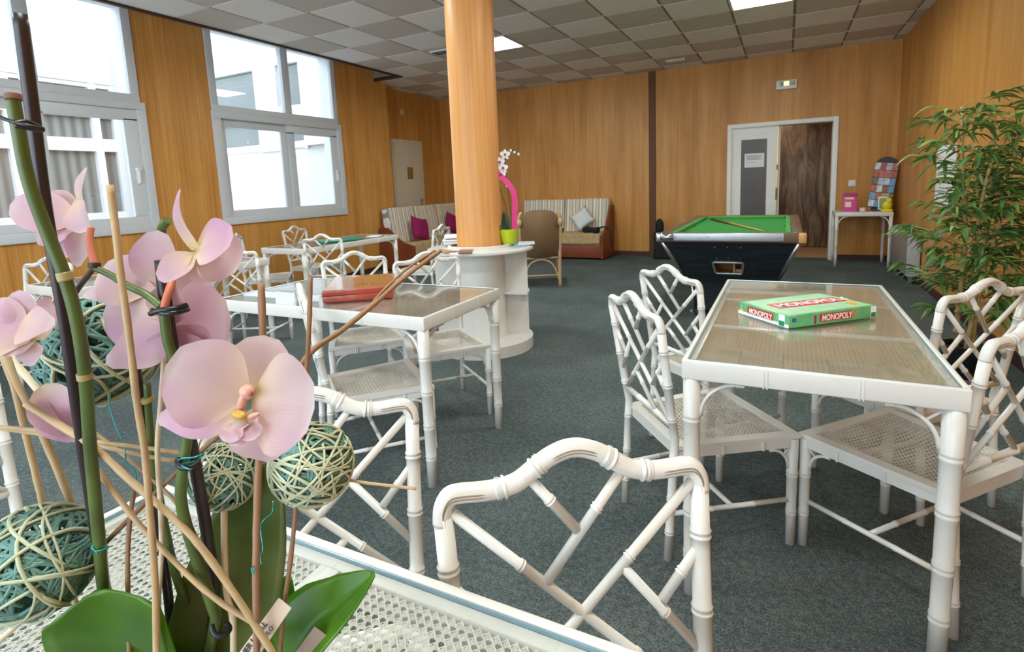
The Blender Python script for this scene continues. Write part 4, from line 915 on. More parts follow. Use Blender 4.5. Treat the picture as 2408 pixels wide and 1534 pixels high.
b.box((0.055, -0.0595, 0.0), (0.095, -0.0582, 0.006)); b.poly([(0.095, -0.0592, -0.008), (0.11, -0.0592, 0.003), (0.095, -0.0592, 0.014)]); b.ell((-0.065, -0.059, 0.034), (0.006, 0.001, 0.006), 8, 6)
b.box((-0.07, -0.0595, 0.006), (-0.06, -0.0582, 0.028)); b.box((-0.085, -0.0595, -0.014), (-0.066, -0.0582, -0.008)); b.box((-0.066, -0.0595, -0.014), (-0.050, -0.0582, 0.006)); b.build('pictogram', plain('sign_green', (60, 120, 84), 0.4), t)
t = thing('light_switch', 'square white light switch on the back wall between the door and the postcard rack', 'light switch', (3.205, 3.889, 1.11))
b = MB(); b.rbox((-0.045, -0.012, -0.042), (0.045, 0, 0.042), 0.004); b.build('plate', M['paper'], t); b = MB(); b.rbox((-0.026, -0.017, -0.026), (0.026, -0.011, 0.026), 0.003); b.build('rocker', M['paper'], t)
t = thing('wall_sensor', 'tiny white box on the dark panelling above the cream door on the left', 'sensor', (-3.75, 2.66, 2.64))
b = MB(); b.rbox((0, -0.04, -0.05), (0.04, 0.04, 0.05), 0.008); b.build('casing', M['doorcream'], t)

# ---------------------------------------------------------------- things on the console
t = thing('leaflet_box', 'magenta display box at the left end of the console table', 'box', (3.16, 3.50, 0.735), -0.1)
b = MB(); b.rbox((-0.085, -0.05, 0), (0.075, 0.05, 0.225), 0.004); b.build('body', plain('box_magenta', (214, 70, 148), 0.4), t)
b = MB(); b.rbox((-0.088, -0.053, 0.20), (0.078, 0.053, 0.245), 0.004); b.build('lid', plain('box_lid', (178, 28, 104), 0.4), t)
b = MB(); b.box((-0.06, -0.0525, 0.06), (0.01, -0.0505, 0.13)); b.box((-0.06, -0.0525, 0.165), (0.04, -0.0505, 0.19)); b.build('printed_panel', plain('box_cream', (246, 214, 190), 0.5), t)
b = MB(); b.box((-0.04, -0.0528, 0.14), (0.03, -0.0505, 0.155)); b.build('printed_panel', plain('box_red', (214, 80, 80), 0.5), t)
t = thing('small_dish', 'small off-white dish on the console table between the magenta box and the rack', 'dish', (3.30, 3.42, 0.735))
b = MB(); b.lathe([(0, 0), (0.035, 0), (0.042, 0.02), (0.036, 0.045), (0.028, 0.05), (0, 0.052)], n=20); b.build('bowl', plain('offwhite', (226, 208, 194), 0.5), t)
t = thing('wooden_tub', 'little brown tub beside the off-white dish on the console table', 'tub', (3.375, 3.50, 0.735))
b = MB(); b.lathe([(0, 0), (0.03, 0), (0.032, 0.05), (0.028, 0.055), (0, 0.055)], n=20); b.build('body', plain('tub_brown', (176, 112, 70), 0.6), t)
# postcard rack
t = thing('postcard_rack', 'tall leaning postcard rack filled with colourful cards on the console table', 'postcard rack', (3.485, 3.52, 0.74), -0.12)
Tm = Matrix.Rotation(-0.15, 4, 'X') @ Matrix.Rotation(0.12, 4, 'Y')
b = MB(); prof = [(-0.135, 0.0), (-0.135, 0.60)]+[(-0.135*math.cos(PI*k/10), 0.60+0.13*math.sin(PI*k/10)) for k in range(1, 10)]+[(0.135, 0.60), (0.135, 0.0)]
k = len(prof); b.v += [tuple(Tm @ Vector((x, 0.02, z))) for x, z in prof]+[tuple(Tm @ Vector((x, 0.05, z))) for x, z in prof]
b.quadface(range(k)); b.quadface([k+i for i in reversed(range(k))])
for i in range(k): b.quadface((i, (i+1) % k, k+(i+1) % k, k+i))
b.build('back_board', plain('rack_brown', (54, 40, 26), 0.5), t)
b = MB()
for r in range(6): b.rbox((-0.13, -0.03, 0.035+r*0.1), (0.13, 0.02, 0.045+r*0.1), 0.002, M4=Tm); b.rbox((-0.13, -0.033, 0.035+r*0.1), (0.13, -0.029, 0.06+r*0.1), 0.001, M4=Tm)
b.build('shelf', plain('rack_dark', (60, 44, 40), 0.5), t)
pal = [(120, 170, 222), (196, 96, 76), (80, 158, 214), (222, 226, 230), (212, 178, 118), (236, 232, 226), (206, 118, 106), (110, 140, 108), (198, 204, 226), (150, 96, 74), (232, 204, 122), (196, 160, 196), (70, 120, 170), (216, 150, 96), (120, 104, 96)]
cmats = [plain('postcard_print_%d' % i, c, 0.35, var=0.25, vs=30) for i, c in enumerate(pal)]
tc = []
for r in range(6):
    for c_ in range(4):
        b = MB(); x = -0.098+c_*0.065; b.box((x-0.0315, -0.0385, 0.040+r*0.1), (x+0.0315, -0.0345, 0.133+r*0.1), M4=Tm); kk = RND.randrange(len(cmats)); o = b.build('postcard', cmats[kk]); o.location = t.location; o.rotation_euler = t.rotation_euler
        bandc = ['sky blue', 'brick red', 'bright blue', 'pale grey', 'sand yellow', 'white', 'salmon', 'dull green', 'pale lilac', 'brown', 'straw yellow', 'mauve', 'deep blue', 'orange', 'grey brown'][kk]
        tag(o, '%s postcard in the rack, %s row from the top, %s column' % (bandc, ['sixth', 'fifth', 'fourth', 'third', 'second', 'first'][r], ['leftmost', 'second', 'third', 'rightmost'][c_]), 'postcard', 'postcards in the rack')
t = thing('yellow_figure', 'bright yellow rounded ornament at the right end of the console table', 'ornament', (3.555, 3.30, 0.735))
b = MB(); b.rbox((-0.07, -0.04, 0), (0.055, 0.04, 0.035), 0.008); b.build('base', plain('yellow', (240, 222, 40), 0.4), t)
b = MB(); b.ell((0.0, 0, 0.085), (0.055, 0.04, 0.06)); b.ell((0.02, 0, 0.145), (0.03, 0.03, 0.035)); b.build('body', plain('yellow_body', (236, 222, 50), 0.4), t)
t = thing('green_bottle', 'olive green bottle standing behind the yellow ornament on the console table', 'bottle', (3.60, 3.45, 0.735))
b = MB(); b.lathe([(0, 0), (0.035, 0), (0.037, 0.15), (0.015, 0.19), (0.015, 0.22), (0.020, 0.235), (0.014, 0.25), (0, 0.25)], n=20); b.build('body', plain('olive', (140, 132, 50), 0.3), t)
t = thing('folded_card', 'white framed green card propped against the postcard rack', 'card', (3.51, 3.34, 0.735), -0.1)
b = MB(); b.rbox((-0.05, 0.045, 0.02), (0.05, 0.055, 0.19), 0.002); b.build('frame', M['paper'], t); b = MB(); b.box((-0.038, 0.043, 0.035), (0.038, 0.0448, 0.175)); b.build('picture', plain('card_green', (150, 160, 90), 0.5), t)

# ================================================================ games on the tables
def boxat(name, label, cat, p0, p1, p3, z): # p0 origin corner, p1 along x, p3 along y
    e = Vector((p1[0]-p0[0], p1[1]-p0[1], 0)); f_ = Vector((p3[0]-p0[0], p3[1]-p0[1], 0)); return thing(name, label, cat, (p0[0], p0[1], z), math.atan2(e.y, e.x)), e.length, f_.length
t, lx, ly = boxat('board_game_box', 'green and red board game box lettered MONOPOLY on the right hand cane table', 'game box', (2.389, -3.232), (2.670, -2.975), (2.213, -3.05), 0.7495)
G1 = plain('box_green', (104, 186, 122), 0.35, var=0.12, vs=30); G2 = plain('box_pale_green', (176, 222, 182), 0.35, var=0.1, vs=25); G3 = plain('box_dark_green', (38, 120, 70), 0.35); RD = plain('box_red', (206, 48, 48), 0.35)
hB = 0.043
b = MB(); b.rbox((0, 0, 0.0), (lx, ly, hB), 0.0015); bx = b.build('lid', G1, t)
b = MB(); b.box((0.012, 0.012, hB), (lx-0.012, ly-0.012, hB+0.0006)); b.build('lid_print', G2, bx)
b = MB(); b.box((0.05, ly*0.38, hB+0.0006), (lx-0.03, ly*0.66, hB+0.0012)); b.build('title_band', RD, bx)
text_mesh('MONOPOLY', 0.062, M['paper'], bx, frame4((0.065, ly*0.44, hB+0.0016), (1, 0, 0), (0, 1, 0)), extrude=0.0002, bold=0.0012, xs=0.92)
b = MB(); b.lathe([(0, 0.0008), (0.022, 0.0008)], (lx*0.86, ly*0.22, hB), 20); b.build('round_badge', plain('badge_orange', (236, 170, 40), 0.4), bx)
# long side faces -y, short side faces -x
def side(origin, xd, name_l, L_):
    Mx = lambda x, z, off=0.0008: None
    return None
S1 = frame4((0, -0.0006, 0), (1, 0, 0), (0, 0, 1)); S2 = frame4((-0.0006, ly, 0), (0, -1, 0), (0, 0, 1))
def pl(M4, x0, y0, x1, y1, mat, name, z=0.0004): b = MB(); b.box((x0, y0, 0), (x1, y1, z), M4=M4); return b.build(name, mat, bx)
pl(S1, lx*0.335, 0.009, lx*0.70, 0.037, RD, 'title_band'); text_mesh('MONOPOLY', 0.030, M['paper'], bx, S1 @ Matrix.Translation((lx*0.36, 0.0125, 0.0007)), extrude=0.0002, bold=0.0006, xs=0.77)
pl(S1, lx*0.275, 0.005, lx*0.30, 0.035, plain('stripe_magenta', (170, 30, 110), 0.4), 'colour_stripe'); pl(S1, lx*0.715, 0.010, lx*0.745, 0.038, plain('stripe_orange', (230, 120, 50), 0.4), 'colour_stripe')
pl(S1, lx*0.92, 0.002, lx*0.985, 0.042, M['paper'], 'age_panel'); pl(S1, lx*0.925, 0.003, lx*0.98, 0.02, G3, 'logo_block', 0.0007); pl(S1, 0.012, 0.020, 0.030, 0.034, plain('maker_blue', (60, 100, 160), 0.4), 'maker_mark')
pl(S2, ly*0.0, 0.0, ly*1.0, 0.012, M['paper'], 'side_print'); pl(S2, ly*0.20, 0.009, ly*0.72, 0.037, RD, 'title_band'); text_mesh('MONOPOLY', 0.028, M['paper'], bx, S2 @ Matrix.Translation((ly*0.235, 0.0125, 0.0007)), extrude=0.0002, bold=0.0006, xs=0.74)
pl(S2, ly*0.82, 0.001, ly*0.93, 0.042, M['paper'], 'age_panel'); pl(S2, ly*0.825, 0.003, ly*0.925, 0.02, plain('logo_teal', (20, 140, 100), 0.4), 'logo_block', 0.0007); pl(S2, ly*0.05, 0.024, ly*0.09, 0.036, plain('maker_lightblue', (140, 190, 230), 0.4), 'maker_mark'); pl(S2, ly*0.04, 0.012, ly*0.11, 0.02, plain('mark_yellow', (240, 200, 60), 0.4), 'maker_mark')
b = MB(); b.box((0.003, 0.003, -0.0003), (lx-0.003, ly-0.003, 0.002)); b.build('base', plain('box_brown', (120, 90, 60), 0.5), t)
# red wooden box
t, lx, ly = boxat('wooden_games_box', 'red wooden box with a patterned lid on the left glass table', 'box', (0.415, -3.405), (0.675, -3.205), (0.135, -3.075), 0.7495)
rw_ = plain('red_stained_wood', (172, 66, 44), 0.3, coat=0.5, var=0.14, vs=9)
b = MB(); b.rbox((0, 0, 0), (lx, ly, 0.031), 0.003); b.build('tray', rw_, t)
b = MB(); b.rbox((0, 0, 0.032), (lx, ly, 0.058), 0.003); ld = b.build('lid', rw_, t)
a = NT('inlay_lid'); ch = a.node('ShaderNodeTexChecker'); ch.inputs['Scale'].default_value = 45; a.link(a.coord(), ch.inputs['Vector']); ch.inputs['Color1'].default_value = lin((222, 176, 84)); ch.inputs['Color2'].default_value = lin((160, 78, 58))
a.base(a.mix(a.ramp(a.noise(a.coord(), 14, 2), [(0.45, (0, 0, 0, 1)), (0.55, (1, 1, 1, 1))]), ch.outputs[0], lin((202, 140, 100)))); a.b.inputs['Roughness'].default_value = 0.12; a.b.inputs['Coat Weight'].default_value = 0.8; M['inlay'] = a.m
b = MB(); b.box((0.008, 0.008, 0.058), (lx-0.008, ly-0.008, 0.0588)); b.build('inlay_panel', M['inlay'], ld)
b = MB()
for k, x in enumerate((0.10, 0.13, 0.16, 0.21)): b.box((lx*0.3+x*0.6, ly*0.25, 0.0589), (lx*0.3+x*0.6+0.009, ly*0.25+0.02, 0.0594))
b.build('inlay_mark', plain('inlay_blue', (70, 84, 130), 0.3), ld)
b = MB(); b.box((lx-0.003, ly*0.1, 0.024), (lx+0.004, ly*0.1+0.02, 0.04)); b.build('clasp', M['brass'], t)
# teal board on the window side table and a white sheet
t = thing('folding_game_board', 'teal green folded game board on the table by the middle window', 'game board', (-2.03, -0.80, 0.7495), 1.0)
b = MB(); b.rbox((-0.22, -0.17, 0), (0.22, -0.002, 0.012), 0.002); b.rbox((-0.22, 0.002, 0), (0.22, 0.17, 0.012), 0.002); b.build('board', plain('teal_board', (20, 132, 104), 0.5), t)
b = MB(); b.rbox((-0.07, -0.10, 0), (0.07, 0.10, 0.004), 0.001); o = b.build('paper_sheet', M['paper']); o.location = (-1.93, -0.35, 0.7495); o.rotation_euler = (0, 0, 0.4); tag(o, 'white sheet lying on the window side table beyond the teal board', 'paper')
# ================================================================ leafy bamboo plant
def plant():
    t = thing('bamboo_plant', 'tall leafy artificial bamboo plant in a black pot by the right wall', 'plant', (3.36, -1.16, 0)); R_ = random.Random(21)
    b = MB(); b.lathe([(0, 0), (0.085, 0), (0.115, 0.17), (0.122, 0.20), (0.108, 0.20), (0.10, 0.17), (0, 0.165)], n=32); b.build('pot', M['blackplastic'], t)
    stems = []
    for (dx, dy, tx, ty, h, r) in ((-.02, 0, -.07, .03, 1.62, .015), (.04, .02, .10, .10, 1.58, .013), (0, -.04, .02, -.12, 1.30, .013), (.03, -.02, .14, -.10, 1.5, .011)):
        P_ = [Vector((dx+(tx-dx)*q+0.015*math.sin(q*7+dx*90), dy+(ty-dy)*q, 0.16+(h-0.16)*q)) for q in [k/12 for k in range(13)]]; stems.append(P_)
        b = MB(); bamboo(b, P_, r, [0.12*k for k in range(1, 11)], 10, r*0.55, 0.35, 0.006); b.build('stem', M['cane_stem'], t)
    b = MB(); b2 = MB(); tw = MB()
    for s_ in stems:
        for k in range(38):
            q = 0.20+0.8*k/37+R_.uniform(-.02, .02); q = min(q, 1.0); i = min(int(q*12), 11); p0 = s_[i].lerp(s_[i+1], q*12-i)
            az = R_.uniform(0, 2*PI); L_ = R_.uniform(.12, .33)*(1.12-0.45*abs(q-.55)); d = Vector((math.cos(az), math.sin(az), R_.uniform(.05, .55)))
            p1 = p0+d*L_; 
            if p1.x > 0.30: d.x = -abs(d.x)*.5; p1 = p0+d*L_
            tw.tube([p0, p0.lerp(p1, .5)+Vector((0, 0, .02)), p1], [.003, .002, .0015], 5)
            for m_ in range(R_.randint(6, 8)):
                f_ = R_.uniform(.35, 1.0); q0 = p0.lerp(p1, f_); a2 = az+R_.uniform(-1.3, 1.3); ll = R_.uniform(.10, .19); wv = R_.uniform(.0095, .0165)
                dd = Vector((math.cos(a2), math.sin(a2), R_.uniform(-.25, .35))).normalized()
                if q0.x+dd.x*ll > 0.33: dd.x = -abs(dd.x)
                mid = q0+dd*ll*.5+Vector((0, 0, .004)); end = q0+dd*ll*.92+Vector((0, 0, -R_.uniform(.01, .07)))
                leaf(b2 if R_.random() < .16 else b, [q0, mid, end], [.001, wv, wv*.8, .0006], Vector((R_.uniform(-.5, .5), R_.uniform(-.5, .5), 1)), 0.35, 1)
    b.build('foliage', M['bamboo_leaf'], t, fix=False); b2.build('foliage', M['bamboo_leaf2'], t, fix=False); tw.build('twig', M['cane_stem'], t)
plant()

# ================================================================ foreground orchid arrangement on the near table
OR = thing('pink_orchid_plant', 'large pink orchid plant with dark stakes in the left foreground on the near cane table', 'orchid', (1.90, -4.985, 0.75))
def loc(o):  # geometry is given in world space: keep it there under the plant's root
    o.matrix_parent_inverse = Matrix.Translation(-Vector(OR.location)); return o
def pth(pts, k=5): return catmull([at(*p) for p in pts], k)
b = MB(); b.lathe([(0, 0.0), (0.052, 0.0), (0.062, 0.05), (0.070, 0.105), (0.066, 0.105), (0.058, 0.085), (0, 0.085)], (1.90, -4.985, 0.7505), 40); loc(b.build('pot', M['potgrey'], OR))
b = MB(); b.lathe([(0, 0.0), (0.057, 0.0)], (1.90, -4.985, 0.838), 24); loc(b.build('bark', plain('bark', (92, 66, 44), 0.9, var=0.3, vs=60), OR))
BASE = Vector((1.90, -4.985, 0.84))
def tubew(name, pts, rad, mat, n=10, mi=0, tail=None, parent=OR):
    P_ = pth(pts); 
    if tail is not None: P_ = P_+[P_[-1].lerp(tail, .5), tail]
    if isinstance(rad, tuple): rad = [rad[0]+(rad[1]-rad[0])*i/(len(P_)-1) for i in range(len(P_))]
    b = MB(); b.tube(P_, rad, n); return loc(b.build(name, mat, parent))
def off(x, y, z=0): return BASE+Vector((x, y, z))
tubew('stake', [(47, 33, .335), (75, 250, .345), (108, 500, .358), (152, 750, .375), (195, 1050, .40), (248, 1390, .43)], .0040, M['stake'], tail=off(-.02, -.01))
tubew('stake', [(379, 612, .372), (392, 730, .377), (410, 850, .383), (447, 1030, .395), (478, 1200, .41), (505, 1380, .425)], .0043, M['stake'], tail=off(.01, .012))
tubew('stake', [(318, 860, .42), (335, 960, .425), (352, 1060, .43), (372, 1200, .435), (392, 1370, .445), (405, 1500, .45)], .0036, M['stake'], tail=off(-.005, .02))
# flower stems
tubew('flower_stem', [(30, 232, .325), (42, 300, .328), (66, 420, .335), (108, 540, .345), (150, 645, .352), (182, 760, .36), (202, 900, .372), (212, 1050, .388), (228, 1220, .40), (245, 1400, .42)], (.0037, .0043), M['stemgreen'], 12, tail=off(-.012, -.012))
tubew('stem_node', [(30, 222, .325), (32, 236, .325)], .0042, plain('cut_stem_end', (128, 84, 66), 0.7), 10)
for (x, y, d_, x2, y2) in ((150, 640, .352, 156, 660), (198, 878, .370, 200, 892), (345, 935, .42, 350, 945)):
    tubew('stem_node', [(x, y, d_), (x2, y2, d_+.001)], .0047, M['node'], 12)
tubew('flower_stem', [(386, 735, .368), (394, 800, .372), (412, 860, .376), (432, 960, .382), (440, 1030, .386), (430, 1100, .388), (426, 1180, .392), (448, 1270, .40), (478, 1360, .408), (508, 1450, .415)], (.0032, .0042), M['stemgreen'], 12, tail=off(.014, .004))
tubew('flower_stem', [(346, 900, .418), (352, 1000, .424), (366, 1120, .43), (388, 1240, .434), (410, 1340, .438), (430, 1400, .44)], (.0026, .0034), M['stemgreen'], 10, tail=off(.002, .024))
tubew('flower_stem', [(222, 630, .375), (262, 648, .374), (300, 672, .371), (342, 692, .369), (380, 722, .368)], (.0022, .0027), M['stemgreen'], 10)
tubew('flower_stem', [(222, 628, .375), (205, 650, .377), (188, 672, .380), (170, 700, .383)], .0020, M['stembrown'], 8)
tubew('flower_stem', [(393, 518, .405), (386, 528, .407), (380, 542, .412), (376, 600, .42)], .0034, M['stemgreen'], 10)
tubew('stem_node', [(222, 618, .375), (222, 630, .375)], .0038, M['stembrown'], 10)
tubew('pedicel', [(222, 622, .375), (214, 590, .377), (211, 560, .379), (214, 535, .381)], .0023, M['pedicel'], 10)
tubew('pedicel', [(386, 728, .367), (391, 705, .369), (399, 680, .372), (404, 660, .376)], .0027, M['pedicel'], 10)
# wire clips and ties
tubew('clip', [(-8, 272, .325), (22, 284, .324), (60, 294, .322), (104, 304, .328)], .0012, M['blackplastic'], 8)
tubew('clip', [(34, 290, .322), (60, 286, .326), (88, 296, .332), (100, 306, .334), (70, 302, .326), (36, 296, .322)], .0014, M['stake'], 8)
tubew('clip', [(354, 738, .362), (380, 730, .358), (412, 726, .360), (440, 718, .366)], .0020, M['blackplastic'], 8)
tubew('clip', [(358, 730, .364), (390, 738, .357), (420, 734, .360), (442, 728, .368)], .0018, M['blackplastic'], 8)
tubew('clip', [(498, 1470, .405), (505, 1492, .402), (525, 1496, .403), (540, 1480, .408), (532, 1466, .412)], .0020, M['blackplastic'], 8)
tubew('clip', [(362, 1300, .43), (384, 1306, .427), (402, 1300, .43), (404, 1286, .434)], .0012, M['blackplastic'], 8)
tubew('clip', [(418, 1080, .384), (424, 1098, .380), (446, 1100, .380), (470, 1086, .384)], .0022, M['blackplastic'], 8)

# --- petals
def petal(fl, base, tip, width, facing=None, cup=.18, curl=0.0, prof=None, n=9, m_=6, nm='petal', wave=.03):
    """base/tip (px,py,depth); width half width in metres; real curved surface"""
    A, B = at(*base), at(*tip); ax = B-A; L_ = ax.length; ax.normalize(); nf = Vector(facing) if facing else -FW
    nf = (nf-ax*nf.dot(ax)).normalized(); sd = ax.cross(nf); mb = MB(); mb.attr = []
    prof = prof or [.20, .52, .80, .95, 1.0, .98, .88, .66, .05]
    for i in range(2*n+1):
        u = i/(2*n); f_ = u*(len(prof)-1); q = min(int(f_), len(prof)-2); wd = width*(prof[q]+(prof[q+1]-prof[q])*(f_-q))
        if u > .85: wd = width*prof[-2]*math.sqrt(max(0, 1-((u-.85)/.15)**2))*1.0+1e-5
        for j in range(-m_, m_+1):
            v = j/m_; mb.v.append(tuple(A+ax*(L_*u)+sd*(wd*v)+nf*(L_*cup*math.sin(u*PI*.9)*.5 - cup*wd*.5*(1-v*v) + curl*L_*u*u + wave*wd*math.sin(9*u+4*v)*abs(v)))); mb.attr.append((u, v))
    k = 2*m_+1
    for i in range(2*n):
        for j in range(2*m_): mb.quadface((i*k+j, i*k+j+1, (i+1)*k+j+1, (i+1)*k+j), True)
    o = mb.build(nm, M['petal'], fl, fix=False); return loc(o)
def flower():
    o = bpy.data.objects.new('flower', None); COL.objects.link(o); o.parent = OR; return o
def blob(fl, p, r, mat, nm, rot=None):
    b = MB(); b.ell(at(*p), r, 14, 10, rot=rot); return loc(b.build(nm, mat, fl))
R_ = RX; U_ = -DN
def dirv(r, u, f_): return R_*r+U_*u-FW*f_
ROUND = [.10, .50, .86, 1.02, 1.06, 1.0, .86, .62, .4]; SEPAL = [.30, .62, .90, 1.0, .96, .84, .64, .40, .22]
# front flower
f = flower()
petal(f, (592, 932, .342), (620, 788, .352), .0215, dirv(.1, .1, 1), .12, -.05, [.25, .6, .88, 1.0, 1.0, .94, .82, .6, .4])
petal(f, (575, 955, .338), (366, 988, .350), .0170, dirv(-.1, .3, 1), .22, -.05, [.35, .7, .95, 1.0, .92, .74, .52, .30, .12])
petal(f, (590, 962, .342), (652, 1080, .338), .0200, dirv(.1, .2, 1), .18, 0, SEPAL)
petal(f, (584, 934, .332), (398, 856, .326), .0262, dirv(.25, -.1, 1), .24, .05, [.12, .55, .92, 1.08, 1.10, 1.02, .88, .66, .45])
petal(f, (592, 938, .332), (748, 958, .325), .0290, dirv(-.25, .15, 1), .22, .06, ROUND)
petal(f, (570, 985, .328), (546, 1046, .318), .0085, dirv(-.2, .6, 1), .5, .1, [.5, .9, 1, .95, .8, .9, 1, .7, .4], nm='lip')
petal(f, (576, 985, .328), (600, 1040, .320), .0070, dirv(.4, .4, 1), .5, .1, [.5, .9, 1, .95, .8, .9, 1, .7, .4], nm='lip')
blob(f, (582, 922, .328), (.0050, .0045, .0046), M['lip'], 'column_cap'); blob(f, (590, 926, .3245), (.0016, .0016, .0016), plain('column_dot', (150, 92, 96), 0.4), 'pollen_cap')
blob(f, (570, 948, .328), (.0028, .0028, .0085), M['lip'], 'column_body', Matrix.Rotation(.45, 3, 'Y')); blob(f, (562, 976, .324), (.0062, .0032, .0028), M['lipyellow'], 'lip_crest')
petal(f, (560, 985, .322), (556, 1050, .316), .0068, dirv(0, .3, 1), -.5, .1, [.4, .5, .8, 1, 1.1, 1.1, 1, .8, .6], nm='lip'); blob(f, (596, 978, .321), (.0062, .0016, .0016), M['lip'], 'lip_lobe', Matrix.Rotation(-.4, 3, 'Y'))
# flower seen from behind
f = flower(); C_ = (393, 765, .385)
petal(f, C_, (228, 742, .398), .0280, dirv(.1, 0, -1), .22, .04, ROUND); petal(f, C_, (540, 752, .396), .0290, dirv(-.1, 0, -1), .22, .04, ROUND)
petal(f, (400, 775, .384), (246, 858, .388), .0175, dirv(.1, 0, -1), .10, 0, SEPAL); petal(f, (400, 775, .384), (420, 862, .392), .0210, dirv(0, 0, -1), .1, .02, SEPAL)
petal(f, (398, 760, .382), (412, 658, .380), .0150, dirv(0, 0, 1), .35, .12, SEPAL); petal(f, (400, 775, .386), (500, 862, .396), .0160, dirv(0, 0, -1), .1, 0, SEPAL)
# flower to the upper left of it, opening upwards
f = flower(); C_ = (358, 684, .398)
petal(f, C_, (374, 542, .398), .0168, dirv(0, -.1, 1), .16, 0, ROUND); petal(f, C_, (236, 640, .405), .0190, dirv(.2, .3, 1), .22, 0, ROUND)
petal(f, C_, (198, 696, .405), .0100, dirv(.1, .5, 1), .15, 0, SEPAL); petal(f, C_, (470, 700, .425), .0170, dirv(-.2, .3, 1), .22, 0, ROUND); petal(f, C_, (300, 742, .42), .0150, dirv(0, .5, 1), .15, 0, SEPAL)
blob(f, (345, 668, .406), (.0055, .0028, .0028), plain('yellow_anther', (228, 160, 70), 0.4), 'column_cap', Matrix.Rotation(-.6, 3, 'Y'))
# flower at upper right seen from the side
f = flower(); C_ = (458, 590, .37)
petal(f, (460, 585, .37), (415, 443, .372), .0066, dirv(-.55, 0, .8), .30, -.10, [.75, .95, 1, 1, .95, .85, .68, .46, .2]); petal(f, C_, (558, 560, .362), .0165, dirv(-.2, .45, 1), .30, .05, ROUND)
petal(f, C_, (568, 618, .380), .0190, dirv(-.1, .5, 1), .18, .02, ROUND); petal(f, (462, 596, .368), (380, 664, .360), .0105, dirv(-.3, .1, 1), .3, .08, ROUND); petal(f, C_, (500, 672, .375), .0130, dirv(.3, .2, 1), .2, 0, SEPAL)
petal(f, (448, 600, .366), (402, 655, .362), .0060, dirv(-.2, .2, 1), .3, 0, SEPAL, nm='lip')
# flower far upper left, side view
f = flower(); C_ = (188, 520, .40)
petal(f, C_, (28, 484, .405), .0150, dirv(.1, .2, 1), .2, 0, ROUND); petal(f, C_, (92, 470, .415), .0140, dirv(.2, .3, 1), .2, 0, ROUND); petal(f, (192, 492, .40), (222, 398, .402), .0070, dirv(-.6, 0, 1), .35, .1, [.5, .7, .95, 1, 1, .9, .7, .45, .2])
petal(f, C_, (88, 560, .405), .0135, dirv(.1, .4, 1), .2, 0, ROUND); petal(f, (190, 535, .40), (182, 628, .402), .0085, dirv(.5, 0, 1), .2, 0, SEPAL); petal(f, C_, (140, 600, .41), .0120, dirv(.1, .2, 1), .2, 0, ROUND)
petal(f, (178, 470, .40), (215, 545, .395), .0115, dirv(-.2, 0, 1), .45, .05, ROUND)
# flower at the left edge
f = flower(); C_ = (62, 800, .39)
petal(f, (40, 775, .39), (134, 765, .385), .0150, dirv(-.2, .6, 1), .3, 0, SEPAL); petal(f, (70, 800, .392), (-70, 760, .40), .0230, dirv(.1, .4, 1), .3, 0, ROUND); petal(f, (80, 800, .394), (8, 836, .39), .0090, dirv(-.1, .6, 1), .3, 0, SEPAL)
petal(f, (70, 800, .395), (74, 862, .395), .0110, dirv(0, 0, 1), .2, 0, SEPAL); petal(f, (85, 760, .40), (42, 692, .405), .0105, dirv(.2, .1, 1), .5, .1, ROUND); petal(f, (90, 800, .396), (110, 700, .41), .0130, dirv(.2, .1, 1), .3, 0, SEPAL)
# closed pale bloom
f = flower(); petal(f, (92, 912, .41), (196, 1008, .42), .0150, dirv(.3, .2, 1), .6, .05, [.3, .8, 1.0, 1.05, 1.0, .95, .85, .75, .6]); petal(f, (90, 925, .415), (190, 1030, .42), .0110, dirv(.1, -.4, 1), .5, 0, ROUND); blob(f, (140, 965, .425), (.014, .010, .018), M['cream_strand'] if False else plain('faded_bloom', (206, 184, 162), 0.6), 'bloom_core', Matrix.Rotation(-.7, 3, 'Y'))
# --- strap leaves
def strap(pts, widths, nrm, fold=.16, mat='orchid_leaf', n=5):
    b = MB(); leaf(b, [at(*p) if len(p) == 3 and p[0] > 5 else Vector(p) for p in pts], widths, nrm, fold, n)
    # give the fleshy leaf a thickness
    o = b.build('leaf', M[mat], OR, fix=False); md = o.modifiers.new('thick', 'SOLIDIFY'); md.thickness = .0016; return loc(o)
strap([tuple(BASE), (330, 1640, .44), (262, 1500, .405), (232, 1392, .40)], [.012, .040, .052, .050, .042, .004], dirv(0, .35, 1), .10)
strap([tuple(BASE+Vector((.01, .01, 0))), (500, 1560, .46), (555, 1380, .455), (600, 1200, .45), (628, 1092, .448)], [.014, .034, .040, .041, .034, .022, .003], dirv(.1, .1, 1), .30, 'orchid_leaf_pale')
strap([tuple(BASE+Vector((.01, .01, 0))), (600, 1560, .48), (650, 1450, .485), (678, 1356, .49)], [.012, .022, .021, .018, .002], dirv(-.1, .5, 1), .25)
strap([tuple(BASE+Vector((.02, 0, 0))), (640, 1600, .44), (720, 1490, .435), (800, 1420, .43), (878, 1350, .428)], [.014, .030, .033, .028, .018, .002], dirv(-.3, .75, .8), .35)
strap([tuple(BASE+Vector((-.01, .01, 0))), (440, 1600, .47), (470, 1480, .475), (480, 1330, .48)], [.012, .024, .026, .024, .003], dirv(.3, .1, 1), .25, 'orchid_leaf')
